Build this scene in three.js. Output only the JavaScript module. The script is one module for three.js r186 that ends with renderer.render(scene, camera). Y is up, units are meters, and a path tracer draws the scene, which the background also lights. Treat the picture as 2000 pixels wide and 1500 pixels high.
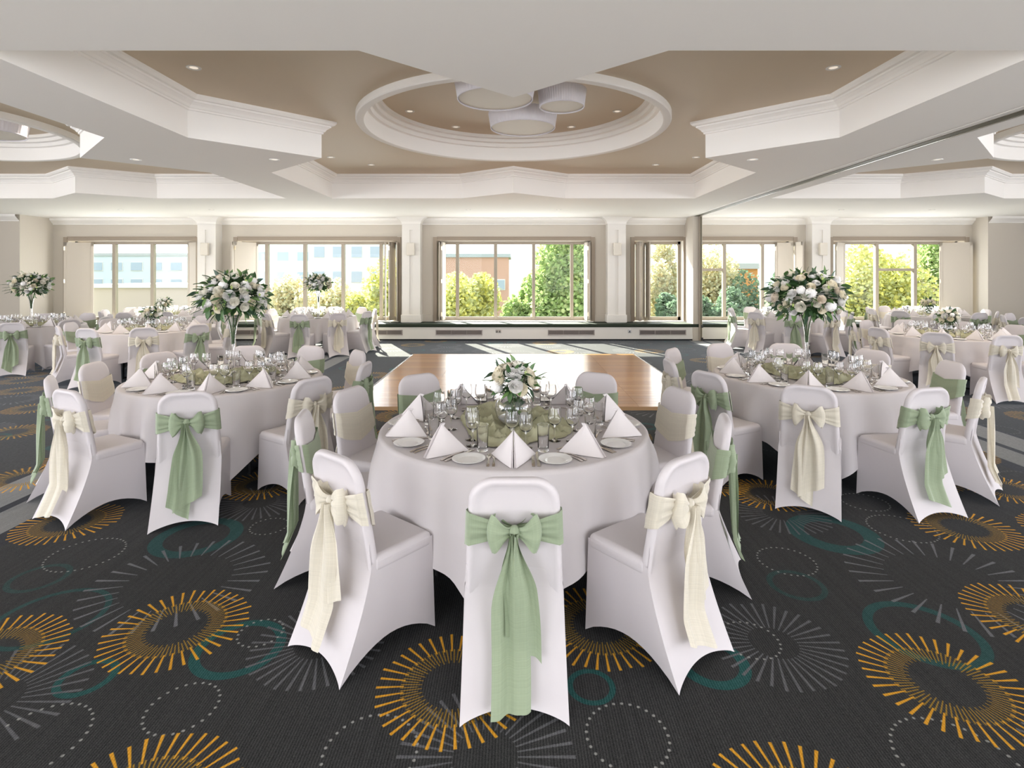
import * as THREE from 'three';
import { RectAreaLightUniformsLib } from 'three/addons/lights/RectAreaLightUniformsLib.js';
import { mergeGeometries, toCreasedNormals, mergeVertices } from 'three/addons/utils/BufferGeometryUtils.js';
import { RoundedBoxGeometry } from 'three/addons/geometries/RoundedBoxGeometry.js';

// ------------------------------------------------------------------ camera, sky, sun, exposure
const renderer = new THREE.WebGLRenderer({ antialias: true });
renderer.toneMapping = THREE.LinearToneMapping;
renderer.toneMappingExposure = 1.12;
renderer.shadowMap.enabled = true;
RectAreaLightUniformsLib.init();
const scene = new THREE.Scene();
const camera = new THREE.PerspectiveCamera(70.06, 4 / 3, 0.05, 400);
camera.position.set(0, 1.7, 0);
camera.lookAt(0, 1.7, -10);
camera.setViewOffset(2000, 1500, -3, 214, 2000, 1500);        // shifted lens: level camera, upright verticals
scene.add(camera);

{ // bright hazy sky
  const w = 64, h = 32, data = new Float32Array(w * h * 4);
  for (let j = 0; j < h; j++) for (let i = 0; i < w; i++) {
    const up = Math.max(0, (j + 0.5) / h * 2 - 1), k = (j * w + i) * 4;
    data[k] = 2.1 - 0.7 * up; data[k + 1] = 2.16 - 0.5 * up; data[k + 2] = 2.22 - 0.15 * up; data[k + 3] = 1;
  }
  const sky = new THREE.DataTexture(data, w, h, THREE.RGBAFormat, THREE.FloatType);
  sky.mapping = THREE.EquirectangularReflectionMapping; sky.magFilter = THREE.LinearFilter; sky.needsUpdate = true;
  scene.background = sky;
}
const sun = new THREE.DirectionalLight(0xfff6e8, 30);
sun.position.set(-0.74 * 14, 1.15 * 14, -1.68 * 14 - 8);
sun.target.position.set(0, 0, -8);
sun.castShadow = true; sun.shadow.radius = 1;
Object.assign(sun.shadow.camera, { left: -24, right: 24, top: 24, bottom: -24, near: 1, far: 90 });
sun.shadow.mapSize.set(4096, 4096);
scene.add(sun, sun.target);
const LEFT_DAY = 10.5, RIGHT_DAY = 9.5, REAR_DAY = 5.6, FRONT_DAY = 3.6;                                // daylight of the windows beside and behind the camera, and of those in view

// ------------------------------------------------------------------ helpers
let seedState = 7;
const rnd = () => { seedState = (seedState + 0x6d2b79f5) | 0; let t = Math.imul(seedState ^ (seedState >>> 15), 1 | seedState); t = (t + Math.imul(t ^ (t >>> 7), 61 | t)) ^ t; return ((t ^ (t >>> 14)) >>> 0) / 4294967296; };
const reseed = (n) => { seedState = n; };
const R = (a, b) => a + (b - a) * rnd();
const { lerp, clamp, smoothstep } = THREE.MathUtils;
const rad = (d) => d * Math.PI / 180;
const taken = new Map();
const numbered = (n) => { const k = taken.get(n) ?? 0; taken.set(n, k + 1); return k ? `${n}_${String(k).padStart(3, '0')}` : n; };
const put = (name, geo, mat, parent) => { const m = new THREE.Mesh(geo, mat); m.name = parent ? name : numbered(name); (parent ?? scene).add(m); return m; };
const group = (name, x = 0, y = 0, z = 0, turn = 0) => { const g = new THREE.Group(); g.name = numbered(name); g.position.set(x, y, z); g.rotation.y = turn; scene.add(g); return g; };
const tag = (o, label, category, grp, kind) => { o.userData = { ...o.userData, label, category }; if (grp) o.userData.group = grp; if (kind) o.userData.kind = kind; return o; };
const structure = (o, label) => { o.userData = { kind: 'structure', label, category: 'structure' }; return o; };
const copyOf = (o) => { const c = o.clone(); c.name = numbered(o.name.replace(/_\d{3}$/, '')); scene.add(c); return c; };
const box = (w, h, d, x = 0, y = 0, z = 0) => new THREE.BoxGeometry(w, h, d).translate(x, y, z);
const rbox = (w, h, d, x, y, z, r = 0.006, s = 2) => new RoundedBoxGeometry(w, h, d, s, r).translate(x, y, z);
const flat = (list) => mergeGeometries(list.map((g) => { const q = g.index ? g.toNonIndexed() : g; for (const k of Object.keys(q.attributes)) if (!['position', 'normal', 'uv'].includes(k)) q.deleteAttribute(k); if (!q.attributes.uv) q.setAttribute('uv', new THREE.BufferAttribute(new Float32Array(q.attributes.position.count * 2), 2)); return q; }));
// surface from a function of (u, v); uv in metres when lengths are given
function sheet(fn, nu, nv, lu = 1, lv = 1) {
  const p = [], uv = [], idx = [];
  for (let j = 0; j <= nv; j++) for (let i = 0; i <= nu; i++) { const q = fn(i / nu, j / nv); p.push(q[0], q[1], q[2]); uv.push(i / nu * lu, j / nv * lv); }
  for (let j = 0; j < nv; j++) for (let i = 0; i < nu; i++) { const a = j * (nu + 1) + i, b = a + 1, c = a + nu + 1, d = c + 1; idx.push(a, b, d, a, d, c); }
  const g = new THREE.BufferGeometry();
  g.setAttribute('position', new THREE.Float32BufferAttribute(p, 3)); g.setAttribute('uv', new THREE.Float32BufferAttribute(uv, 2)); g.setIndex(idx);
  g.computeVertexNormals(); return g;
}
const lathe = (pts, n = 32) => new THREE.LatheGeometry(pts.map((q) => new THREE.Vector2(q[0], q[1])), n);
const tube = (pts, r, seg = 16, rs = 8, closed = false) => new THREE.TubeGeometry(new THREE.CatmullRomCurve3(pts.map((q) => new THREE.Vector3(...q)), closed), seg, r, rs, closed);
const bar = (a, b, r, rs = 8) => { const A = new THREE.Vector3(...a), B = new THREE.Vector3(...b), L = A.distanceTo(B); const g = new THREE.CylinderGeometry(r, r, L, rs); g.translate(0, L / 2, 0); g.applyQuaternion(new THREE.Quaternion().setFromUnitVectors(new THREE.Vector3(0, 1, 0), B.clone().sub(A).normalize())); return g.translate(...a); };
const noise1 = (x, s = 0) => { const f = (i) => { const v = Math.sin(i * 127.1 + s * 311.7) * 43758.5453; return v - Math.floor(v); }; const i = Math.floor(x), t = x - i; return lerp(f(i), f(i + 1), t * t * (3 - 2 * t)); };
const noise2 = (x, y, s = 0) => { const f = (i, j) => { const v = Math.sin(i * 127.1 + j * 269.5 + s * 311.7) * 43758.5453; return v - Math.floor(v); }; const i = Math.floor(x), j = Math.floor(y), a = x - i, b = y - j, u = a * a * (3 - 2 * a), w = b * b * (3 - 2 * b); return lerp(lerp(f(i, j), f(i + 1, j), u), lerp(f(i, j + 1), f(i + 1, j + 1), u), w); };

// ------------------------------------------------------------------ textures
function grain(size, fn, srgb) {
  const d = new Uint8Array(size * size * 4);
  for (let j = 0; j < size; j++) for (let i = 0; i < size; i++) { const c = fn(i, j), k = (j * size + i) * 4; d[k] = c[0]; d[k + 1] = c[1]; d[k + 2] = c[2]; d[k + 3] = 255; }
  const t = new THREE.DataTexture(d, size, size); t.wrapS = t.wrapT = THREE.RepeatWrapping; t.magFilter = THREE.LinearFilter; t.minFilter = THREE.LinearMipmapLinearFilter;
  if (srgb) t.colorSpace = THREE.SRGBColorSpace; t.needsUpdate = true; return t;
}
reseed(11);
const warp = Array.from({ length: 256 }, () => rnd()), weft = Array.from({ length: 256 }, () => rnd());
const linenMap = grain(256, (i, j) => { const s = 226 + 29 * (0.5 * warp[i] * (0.6 + 0.4 * warp[(i + (j >> 5) * 7) & 255]) + 0.5 * weft[j] * (0.6 + 0.4 * weft[(j + (i >> 5) * 11) & 255])); return [s, s, s]; }, true);
linenMap.repeat.set(5, 5);
const weaveBump = grain(64, (i, j) => { const v = 128 + 90 * Math.sin(i / 64 * Math.PI * 32) * Math.sin(j / 64 * Math.PI * 32); return [v, v, v]; });
weaveBump.repeat.set(25, 25);

// ------------------------------------------------------------------ materials
const std = (o) => new THREE.MeshStandardMaterial({ side: THREE.DoubleSide, ...o });
const phy = (o) => new THREE.MeshPhysicalMaterial({ side: THREE.DoubleSide, ...o });
const rgb = (r, g, b) => new THREE.Color().setRGB(r, g, b);
const M = {
  ceiling: std({ color: rgb(0.88, 0.85, 0.80), roughness: 0.9 }),
  tan: std({ color: rgb(0.66, 0.55, 0.41), roughness: 0.6 }),
  wall: std({ color: rgb(0.57, 0.52, 0.445), roughness: 0.85 }),
  trim: std({ color: rgb(0.78, 0.75, 0.70), roughness: 0.6 }),
  casing: std({ color: rgb(0.33, 0.27, 0.205), roughness: 0.6 }),
  shutter: std({ color: rgb(0.52, 0.465, 0.39), roughness: 0.55 }),
  alu: std({ color: rgb(0.36, 0.31, 0.245), roughness: 0.45 }),
  bench: std({ color: rgb(0.022, 0.034, 0.02), roughness: 0.85 }),
  plinth: std({ color: rgb(0.02, 0.02, 0.024), roughness: 0.7 }),
  grille: std({ color: rgb(0.42, 0.37, 0.35), roughness: 0.5, metalness: 0.3 }),
  grilleDark: std({ color: rgb(0.07, 0.06, 0.06), roughness: 0.8 }),
  steel: std({ color: rgb(0.62, 0.6, 0.57), roughness: 0.22, metalness: 1 }),
  brass: std({ color: rgb(0.75, 0.66, 0.5), roughness: 0.3, metalness: 1 }),
  track: std({ color: rgb(0.10, 0.09, 0.055), roughness: 0.5, metalness: 0.4 }),
  glass: phy({ color: 0xffffff, roughness: 0.02, transmission: 1, thickness: 0, ior: 1.5 }),
  pane: phy({ color: 0xf6faf8, roughness: 0.0, transmission: 1, thickness: 0, ior: 1.45, specularIntensity: 0.12 }),
  crystal: phy({ color: 0xffffff, roughness: 0.0, transmission: 1, thickness: 0.003, ior: 1.5 }),
  cover: phy({ color: rgb(0.615, 0.575, 0.585), roughness: 0.62, sheen: 0.3, sheenColor: rgb(1, 1, 1), sheenRoughness: 0.5, bumpMap: weaveBump, bumpScale: 0.00015 }),
  cloth: std({ color: rgb(0.64, 0.60, 0.605), roughness: 0.8, bumpMap: weaveBump, bumpScale: 0.0001 }),
  napkin: std({ color: rgb(0.76, 0.715, 0.715), roughness: 0.85 }),
  green: phy({ color: rgb(0.40, 0.485, 0.32), map: linenMap, roughness: 0.8, transmission: 0.22, thickness: 0 }),
  cream: phy({ color: rgb(0.90, 0.84, 0.70), map: linenMap, roughness: 0.8, transmission: 0.25, thickness: 0 }),
  runner: phy({ color: rgb(0.62, 0.61, 0.40), map: linenMap, roughness: 0.85, transmission: 0.04, thickness: 0 }),
  china: std({ color: rgb(0.84, 0.83, 0.81), roughness: 0.12 }),
  cutlery: std({ color: rgb(0.55, 0.51, 0.46), roughness: 0.18, metalness: 1 }),
  black: std({ color: rgb(0.012, 0.012, 0.013), roughness: 0.4 }),
  ply: std({ color: rgb(0.30, 0.19, 0.10), roughness: 0.7 }),
  shade: phy({ color: rgb(0.80, 0.77, 0.80), roughness: 0.9, transmission: 0.2, thickness: 0 }),
  diffuser: std({ color: rgb(0.74, 0.69, 0.60), roughness: 0.6 }),
  lampGlow: std({ color: rgb(0.9, 0.86, 0.8), roughness: 0.5, emissive: rgb(1, 0.86, 0.68), emissiveIntensity: 0.5 }),
  lampRing: std({ color: rgb(0.72, 0.70, 0.66), roughness: 0.4 }),
  stem: std({ color: rgb(0.05, 0.12, 0.03), roughness: 0.6 }),
  pebbles: std({ color: rgb(0.7, 0.7, 0.7), roughness: 0.15 }),
};
const leafMats = [rgb(0.04, 0.10, 0.03), rgb(0.08, 0.17, 0.05), rgb(0.15, 0.27, 0.08), rgb(0.05, 0.10, 0.06)].map((c) => phy({ color: c, roughness: 0.45, transmission: 0.2, thickness: 0 }));
const petalMats = [rgb(0.93, 0.90, 0.80), rgb(0.92, 0.86, 0.70), rgb(0.94, 0.92, 0.89), rgb(0.90, 0.81, 0.69)].map((c) => phy({ color: c, roughness: 0.7, transmission: 0.1, thickness: 0 }));
const budMat = phy({ color: rgb(0.42, 0.52, 0.16), roughness: 0.6 });

// ------------------------------------------------------------------ carpet (dyed pattern in world metres: x, distance from the camera)
const motifs = [];
const MX = (kind, x, d, r, inner, extra = 1) => motifs.push({ kind, x, d, r, inner, extra });
for (const [x, d, r = 0.325] of [[-1.62, 2.64], [-2.36, 2.43], [-1.2, 1.72], [0.92, 1.68], [1.8, 2.28], [2.6, 2.7], [-0.25, 2.27], [0.42, 2.66], [3.03, 3.68], [3.9, 4.34], [1.97, 4.24], [-5.4, 5.9], [-3.05, 3.75], [-0.6, 4.9], [0.9, 5.6], [-1.4, 5.6]]) MX('gold', x, d, r, 0.135);
for (const [x, d, r] of [[-1.86, 3.04, 0.47], [2.4, 3.04, 0.5], [0.1, 3.6, 0.45]]) MX('rays', x, d, r, r * 0.58);
for (const [x, d, r] of [[1.2, 2.53, 0.31], [-0.9, 2.53, 0.31], [-2.9, 3.35, 0.4], [-2.1, 2.18, 0.35], [-0.1, 1.93, 0.33], [3.6, 3.3, 0.35], [2.1, 1.85, 0.3], [1.9, 3.9, 0.33], [-1.9, 4.1, 0.33]]) MX('rays', x, d, r, r * 0.35, 0.75);
for (const [x, d, r] of [[-2.6, 3.33, 0.2], [-0.51, 1.95, 0.165], [1.62, 3.25, 0.16], [1.1, 2.55, 0.13], [2.6, 3.67, 0.2], [1.55, 1.9, 0.2], [-1.2, 2.6, 0.1], [-1.65, 3.7, 0.12], [-1.75, 2.0, 0.17], [0.42, 2.02, 0.15], [-1.3, 2.15, 0.13]]) MX('dots', x, d, r, 0);
for (const [x, d, r, w, e] of [[-1.8, 2.31, 0.115, 0.03, 1], [-1.25, 2.495, 0.2, 0.045, 1], [-2.3, 2.72, 0.25, 0.03, 0.7], [2.1, 3.6, 0.28, 0.11, 0.8], [1.95, 2.6, 0.25, 0.045, 0.8], [0.32, 2.26, 0.1, 0.025, 1], [0.87, 2.4, 0.16, 0.05, 1], [-2.05, 3.55, 0.27, 0.08, 0.75], [-2.66, 3.07, 0.15, 0.03, 0.5], [1.55, 3.0, 0.15, 0.03, 0.5]]) MX('teal', x, d, r, w, e);
reseed(23);
for (let d = -5; d < 14.6; d += 0.78) for (let x = -15.5; x < 15.6; x += 0.78) {
  if (d > 1.4 && d < 4.0 && Math.abs(x) < 3.6) continue;
  const xx = x + R(-0.3, 0.3), dd = d + R(-0.3, 0.3), q = rnd();
  if (q < 0.34) MX('gold', xx, dd, R(0.28, 0.34), 0.13); else if (q < 0.6) MX('rays', xx, dd, R(0.3, 0.48), R(0.12, 0.26)); else if (q < 0.8) MX('dots', xx, dd, R(0.12, 0.2), 0); else MX('teal', xx, dd, R(0.12, 0.26), R(0.03, 0.07), R(0.6, 1));
}
function carpetTexture(x0, d0, w, h, W, H, fine) {
  const c = document.createElement('canvas'); c.width = W; c.height = H; const g = c.getContext('2d'), s = W / w, sy = H / h;
  g.fillStyle = '#343434'; g.fillRect(0, 0, W, H);
  g.setTransform(s, 0, 0, sy, -x0 * s, -d0 * sy); g.lineCap = 'butt';
  for (const side of [-1, 1]) {                                   // plain woven bands along the beams
    const b = side < 0 ? -4.15 : 4.35, add = (o, ww, col) => { g.fillStyle = col; g.fillRect(side < 0 ? b + o : b + 0.95 - o - ww, -6, ww, 21); };
    add(0, 0.95, '#303136'); add(0.05, 0.36, '#7c7d7e'); add(0.49, 0.3, '#797a7a');
  }
  const polar = (m, a, r0, r1, w0, w1) => { const ca = Math.cos(a), sa = Math.sin(a); g.beginPath(); g.moveTo(m.x + ca * r0 - sa * w0, m.d + sa * r0 + ca * w0); g.lineTo(m.x + ca * r1 - sa * w1, m.d + sa * r1 + ca * w1); g.lineTo(m.x + ca * r1 + sa * w1, m.d + sa * r1 - ca * w1); g.lineTo(m.x + ca * r0 + sa * w0, m.d + sa * r0 - ca * w0); g.fill(); };
  for (const kind of ['teal', 'rays', 'dots', 'gold']) for (const m of motifs) {
    if (m.kind !== kind || m.x + m.r < x0 || m.x - m.r > x0 + w || m.d + m.r < d0 || m.d - m.r > d0 + h) continue;
    if ((m.x > -4.2 - m.r && m.x < -3.2 + m.r && m.kind !== 'gold') || (m.x > 4.3 && m.x < 5.3)) continue;
    const n = Math.round(m.x * 977 + m.d * 331);
    if (kind === 'gold') { g.fillStyle = '#d0962a'; const K = 38; for (let k = 0; k < K; k++) { polar(m, k / K * 6.2832 + 0.05, m.inner * 1.5, m.r * (0.94 + 0.06 * noise1(k * 1.7, n)), 0.0035, 0.0065); } g.fillStyle = '#96752b'; for (let k = 0; k < 76; k++) polar(m, k / 76 * 6.2832, m.inner * (0.95 + 0.12 * (k % 2)), m.inner * 1.6, 0.0022, 0.003); }
    if (kind === 'rays') { g.fillStyle = m.extra < 1 ? '#5e5e61' : '#69696d'; const K = m.extra < 1 ? 34 : 30; for (let k = 0; k < K; k++) polar(m, k / K * 6.2832, m.inner, m.r * (0.94 + 0.06 * noise1(k * 1.3, n)), 0.003, 0.008 * m.extra + 0.001); }
    if (kind === 'dots') { g.fillStyle = '#8d8d89'; const K = Math.round(m.r * 190); for (let k = 0; k < K; k++) { const a = k / K * 6.2832; g.beginPath(); g.arc(m.x + Math.cos(a) * m.r, m.d + Math.sin(a) * m.r, 0.0062, 0, 6.3); g.fill(); } }
    if (kind === 'teal') { g.strokeStyle = '#225553'; g.globalAlpha = 0.8 * m.extra; g.lineWidth = m.inner; g.beginPath(); g.arc(m.x, m.d, m.r - m.inner / 2, 0, 6.2832); g.stroke(); g.globalAlpha = 1; }
  }
  g.setTransform(1, 0, 0, 1, 0, 0);
  const im = g.getImageData(0, 0, W, H), D = im.data, rib = fine ? s * 0.011 : 0;
  let st = 12345;
  const ribRow = Array.from({ length: W }, (_, i) => (fine ? 11 * Math.sin(i / rib * 6.2832) + 6 * (noise1(i * 0.21, 3) - 0.5) : 0));
  for (let j = 0; j < H; j++) for (let i = 0; i < W; i++) {
    st = (Math.imul(st, 1664525) + 1013904223) | 0;
    const v = ribRow[i] + ((st >>> 24) / 255 - 0.5) * (fine ? 30 : 16), k = (j * W + i) * 4;
    D[k] = clamp(D[k] + v, 0, 255); D[k + 1] = clamp(D[k + 1] + v, 0, 255); D[k + 2] = clamp(D[k + 2] + v, 0, 255);
  }
  g.putImageData(im, 0, 0);
  const t = new THREE.CanvasTexture(c); t.colorSpace = THREE.SRGBColorSpace; t.anisotropy = 8; return t;
}
const carpetMat = (t) => phy({ map: t, roughness: 0.9, specularIntensity: 0.35, sheen: 0.5, sheenColor: rgb(0.56, 0.63, 0.70), sheenRoughness: 0.45 });
function carpetPiece(tx, x0, x1, d0, d1, mat, parent) {
  const g = new THREE.BufferGeometry(), u = (x) => (x - tx[0]) / tx[2], v = (d) => 1 - (d - tx[1]) / tx[3];
  g.setAttribute('position', new THREE.Float32BufferAttribute([x0, 0, -d0, x1, 0, -d0, x1, 0, -d1, x0, 0, -d1], 3));
  g.setAttribute('normal', new THREE.Float32BufferAttribute([0, 1, 0, 0, 1, 0, 0, 1, 0, 0, 1, 0], 3));
  g.setAttribute('uv', new THREE.Float32BufferAttribute([u(x0), v(d0), u(x1), v(d0), u(x1), v(d1), u(x0), v(d1)], 2));
  g.setIndex([0, 1, 2, 0, 2, 3]); return put('carpet', g, mat, parent);
}
const floor = structure(group('floor'), 'dark grey patterned carpet with gold, teal and grey circular motifs');
{
  const fl = [-4.2, 1.0, 4.2, 4.2], fr = [0, 1.0, 4.2, 4.2], bl = [-16, -5.5, 16, 20.5], br = [0, -5.5, 16, 20.5];
  const mfl = carpetMat(carpetTexture(...fl, 2048, 2048, true)), mfr = carpetMat(carpetTexture(...fr, 2048, 2048, true));
  const mbl = carpetMat(carpetTexture(...bl, 2048, 2048, false)), mbr = carpetMat(carpetTexture(...br, 2048, 2048, false));
  carpetPiece(fl, -4.2, 0, 1.0, 5.2, mfl, floor); carpetPiece(fr, 0, 4.2, 1.0, 5.2, mfr, floor);
  carpetPiece(bl, -16, -4.2, 1.0, 5.2, mbl, floor); carpetPiece(br, 4.2, 16, 1.0, 5.2, mbr, floor);
  carpetPiece(bl, -16, 0, 5.2, 15, mbl, floor); carpetPiece(br, 0, 16, 5.2, 15, mbr, floor);
  carpetPiece(bl, -16, 0, 0.4, 1, mbl, floor); carpetPiece(br, 0, 16, 0.4, 1, mbr, floor);
  put('stone_paving', new THREE.PlaneGeometry(32, 5.9).rotateX(-Math.PI / 2).translate(0, 0, 2.55), std({ color: rgb(0.68, 0.65, 0.60), roughness: 0.5 }), floor);   // pale entrance floor behind the camera
  put('subfloor', box(32, 0.2, 20.6, 0, -0.11, -4.75), M.plinth, floor);
}

// ------------------------------------------------------------------ ceiling with three shaped coffers
const SOFFIT = 3.2, UPPER = 3.66, DISC = 3.95;
const coffers = [{ x: 0, ring: 7.15 }, { x: -8.05, ring: 7.15 }, { x: 8.65, ring: 7.15 }];
const cofferOutline = (cx) => { const h = 3.57; return [[-h, 3.67], [-1.04, 3.67], [0, 4.64], [1.04, 3.67], [h, 3.67], [h, 6.0], [h - 1.1, 7.05], [h, 8.07], [h, 10.8], [1.02, 10.8], [0, 10.06], [-1.02, 10.8], [-h, 10.8], [-h, 8.07], [-h + 1.1, 7.05], [-h, 6.0]].map(([x, d]) => [x + cx, d]); };
function offsetPoly(pts, k) {                                       // mitred inward offset of a counter-clockwise outline (x, d)
  const n = pts.length;
  return pts.map((p, i) => {
    const a = pts[(i + n - 1) % n], b = pts[(i + 1) % n];
    const e1 = [p[0] - a[0], p[1] - a[1]], e2 = [b[0] - p[0], b[1] - p[1]], l1 = Math.hypot(...e1), l2 = Math.hypot(...e2);
    const n1 = [-e1[1] / l1, e1[0] / l1], n2 = [-e2[1] / l2, e2[0] / l2], m = [n1[0] + n2[0], n1[1] + n2[1]], q = 2 / (m[0] * m[0] + m[1] * m[1]);
    return [p[0] + m[0] * q * k, p[1] + m[1] * q * k];
  });
}
function mouldAlong(pts, profile, closed = true) {
  const rings = profile.map(([k, y]) => offsetPoly(pts, k).map(([x, d]) => [x, y, -d])), pos = [];
  const n = pts.length;
  for (let j = 0; j < rings.length - 1; j++) for (let i = 0; i < (closed ? n : n - 1); i++) {
    const a = rings[j][i], b = rings[j][(i + 1) % n], c = rings[j + 1][i], e = rings[j + 1][(i + 1) % n];
    pos.push(...a, ...b, ...e, ...a, ...e, ...c);
  }
  const g = new THREE.BufferGeometry(); g.setAttribute('position', new THREE.Float32BufferAttribute(pos, 3)); g.computeVertexNormals(); return flat([g]);
}
const ceiling = structure(group('ceiling'), 'white suspended ceiling with star shaped tan coffers and round moulded rings');
{
  const sh = new THREE.Shape([[-16, -5.5], [16, -5.5], [16, 15.2], [-16, 15.2]].map((p) => new THREE.Vector2(...p)));
  for (const c of coffers) sh.holes.push(new THREE.Path(cofferOutline(c.x).map((p) => new THREE.Vector2(...p))));
  const g = new THREE.ExtrudeGeometry(sh, { depth: UPPER - SOFFIT, bevelEnabled: false });
  g.rotateX(-Math.PI / 2); g.translate(0, SOFFIT, 0);              // shape (x, d) -> (x, y, -d)
  put('soffit', g, M.ceiling, ceiling);
  for (const c of coffers) {
    const out = cofferOutline(c.x);
    put('cornice', mouldAlong(out, [[0, 3.50], [0.018, 3.505], [0.018, 3.525], [0.03, 3.53], [0.045, 3.555], [0.075, 3.58], [0.085, 3.585], [0.085, 3.605], [0.115, 3.61], [0.135, 3.635], [0.135, UPPER]]), M.ceiling, ceiling);
    const up = new THREE.Shape([[c.x - 3.9, 3.3], [c.x + 3.9, 3.3], [c.x + 3.9, 11.1], [c.x - 3.9, 11.1]].map((p) => new THREE.Vector2(...p)));
    up.holes.push(new THREE.Path().absarc(c.x, c.ring, 1.95, 0, Math.PI * 2, true));
    const u = new THREE.ExtrudeGeometry(up, { depth: 0.1, bevelEnabled: false, curveSegments: 64 }); u.rotateX(-Math.PI / 2); u.translate(0, UPPER, 0);
    put('coffer_panel', u, M.tan, ceiling);
    const ring = lathe([[1.985, UPPER + 0.01], [1.985, 3.59], [1.975, 3.578], [1.96, 3.575], [1.90, 3.575], [1.885, 3.58], [1.88, 3.595], [1.872, 3.77], [1.865, 3.78], [1.82, 3.785], [1.815, 3.835], [1.808, 3.843], [1.76, 3.848], [1.755, 3.89], [1.748, 3.898], [1.70, 3.903], [1.695, DISC + 0.03]], 96);
    put('ring_moulding', toCreasedNormals(ring, 0.5).translate(c.x, 0, -c.ring), M.ceiling, ceiling);
    put('coffer_dome', new THREE.CylinderGeometry(1.75, 1.75, 0.05, 64).translate(c.x, DISC + 0.025, -c.ring), M.tan, ceiling);
  }
  put('roof_slab', box(32, 0.15, 20.8, 0, 4.2, -4.85), M.plinth, ceiling);
}

// ------------------------------------------------------------------ window wall
const GL = 14.98, WF = 14.7, MS = 74.3 * GL / 1070, M0 = (893.6 - 1003) * GL / 1070;    // glass plane, wall face, mullion spacing and phase
const WB = 0.44, WT = 2.6;                                                               // opening bottom and top
// openings (inner edges) in metres
const openings = [[-11.95, -8.5], [-7.4, -3.12], [-2.05, 2.08], [3.24, 4.55], [4.86, 7.5], [8.56, 12.1]];
const wallBack = structure(group('wall_back'), 'pale beige window wall with white columns and cornice');
{
  const sh = new THREE.Shape([[-12.35, 0], [12.3, 0], [12.3, 3.22], [-12.35, 3.22]].map((p) => new THREE.Vector2(...p)));
  for (const [a, b] of openings) sh.holes.push(new THREE.Path([[a, WB], [a, WT], [b, WT], [b, WB]].map((p) => new THREE.Vector2(...p))));
  const g = new THREE.ExtrudeGeometry(sh, { depth: 0.34, bevelEnabled: false }); g.translate(0, 0, -WF - 0.34); put('wall_panel', g, M.wall, wallBack);
  // return walls and outer bays
  put('wall_panel', box(4, 3.22, 1.5, -14.35, 1.61, -14.45), M.wall, wallBack);
  put('wall_panel', box(4, 3.22, 1.0, 14.3, 1.61, -14.7), M.wall, wallBack);
  put('wall_pier', box(0.24, 3.22, 0.75, 4.72, 1.61, -14.42), M.wall, wallBack);
  const cols = [-8.06, -2.69, 2.71, 8.08];
  for (const x of cols) {
    const w = 0.24, zf = -14.38;
    const parts = [];
    // shaft with a vertical groove on its face
    parts.push(box(0.48, 2.75, 0.3, x, 1.79, zf - 0.18), box(0.2, 2.3, 0.03, x - 0.14, 1.72, zf - 0.015), box(0.2, 2.3, 0.03, x + 0.14, 1.72, zf - 0.015), box(0.48, 0.16, 0.03, x, 2.95, zf - 0.015), box(0.48, 0.2, 0.03, x, 0.52, zf - 0.015));
    put('column', flat(parts), M.trim, wallBack);
    put('column_base', rbox(0.53, 0.2, 0.36, x, 0.54, zf - 0.15, 0.01), M.trim, wallBack);
    const cap = sheet((u, v) => { const t = v, k = w + 0.16 * t * t + 0.01, y = lerp(3.03, 3.2, t), zz = 0.16 * t * t + 0.01; const e = u * 3, i = Math.min(2, Math.floor(e)), f = e - i; const P = [[x - k, zf - 0.35], [x - k, zf + zz], [x + k, zf + zz], [x + k, zf - 0.35]]; return [lerp(P[i][0], P[i + 1][0], f), y, lerp(P[i][1], P[i + 1][1], f)]; }, 3, 8);
    put('column_capital', toCreasedNormals(cap, 0.4), M.ceiling, wallBack);
  }
  const cor = (x0, x1, zf) => { const pr = [[0, 3.03], [0.02, 3.035], [0.02, 3.055], [0.05, 3.075], [0.09, 3.12], [0.12, 3.14], [0.13, 3.17], [0.13, 3.2]]; return sheet((u, v) => { const i = Math.min(pr.length - 2, Math.floor(v * (pr.length - 1))), f = v * (pr.length - 1) - i; return [lerp(x0, x1, u), lerp(pr[i][1], pr[i + 1][1], f), zf + lerp(pr[i][0], pr[i + 1][0], f)]; }, 1, pr.length - 1); };
  for (const [a, b, zf] of [[-12.35, 4.6, -WF], [4.84, 12.3, -WF], [-16, -12.35, -13.7], [12.3, 16, -14.2]]) put('cornice', toCreasedNormals(cor(a, b, zf), 0.4), M.ceiling, wallBack);
  // picture rail lines and skirting above the bench between columns and windows
  for (const [a, b] of [[-12.35, -11.98], [-8.48, -8.32], [-7.82, -7.44], [-3.08, -2.95], [-2.43, -2.09], [2.12, 2.45], [2.97, 3.2], [7.54, 7.82], [8.34, 8.52]]) put('skirting', rbox(b - a, 0.18, 0.025, (a + b) / 2, 0.53, -WF + 0.0125, 0.005), M.wall, wallBack);
}
// side and rear walls; the daylight that reaches the chairs from beside and behind the camera comes through windows in them
const dayWindows = [];
function plainWall(name, label, w, holes, place) {
  const sh = new THREE.Shape([[-w / 2, 0], [w / 2, 0], [w / 2, 3.22], [-w / 2, 3.22]].map((p) => new THREE.Vector2(...p)));
  for (const [a, b] of holes) sh.holes.push(new THREE.Path([[a, 0.12], [a, 3.05], [b, 3.05], [b, 0.12]].map((p) => new THREE.Vector2(...p))));
  const o = structure(group(name), label);
  const g = new THREE.ExtrudeGeometry(sh, { depth: 0.3, bevelEnabled: false }); put('wall_panel', g, M.wall, o);
  place(o); o.updateMatrixWorld(true);
  for (const [a, b] of holes) dayWindows.push([o, (a + b) / 2, b - a]);
  return o;
}
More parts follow.
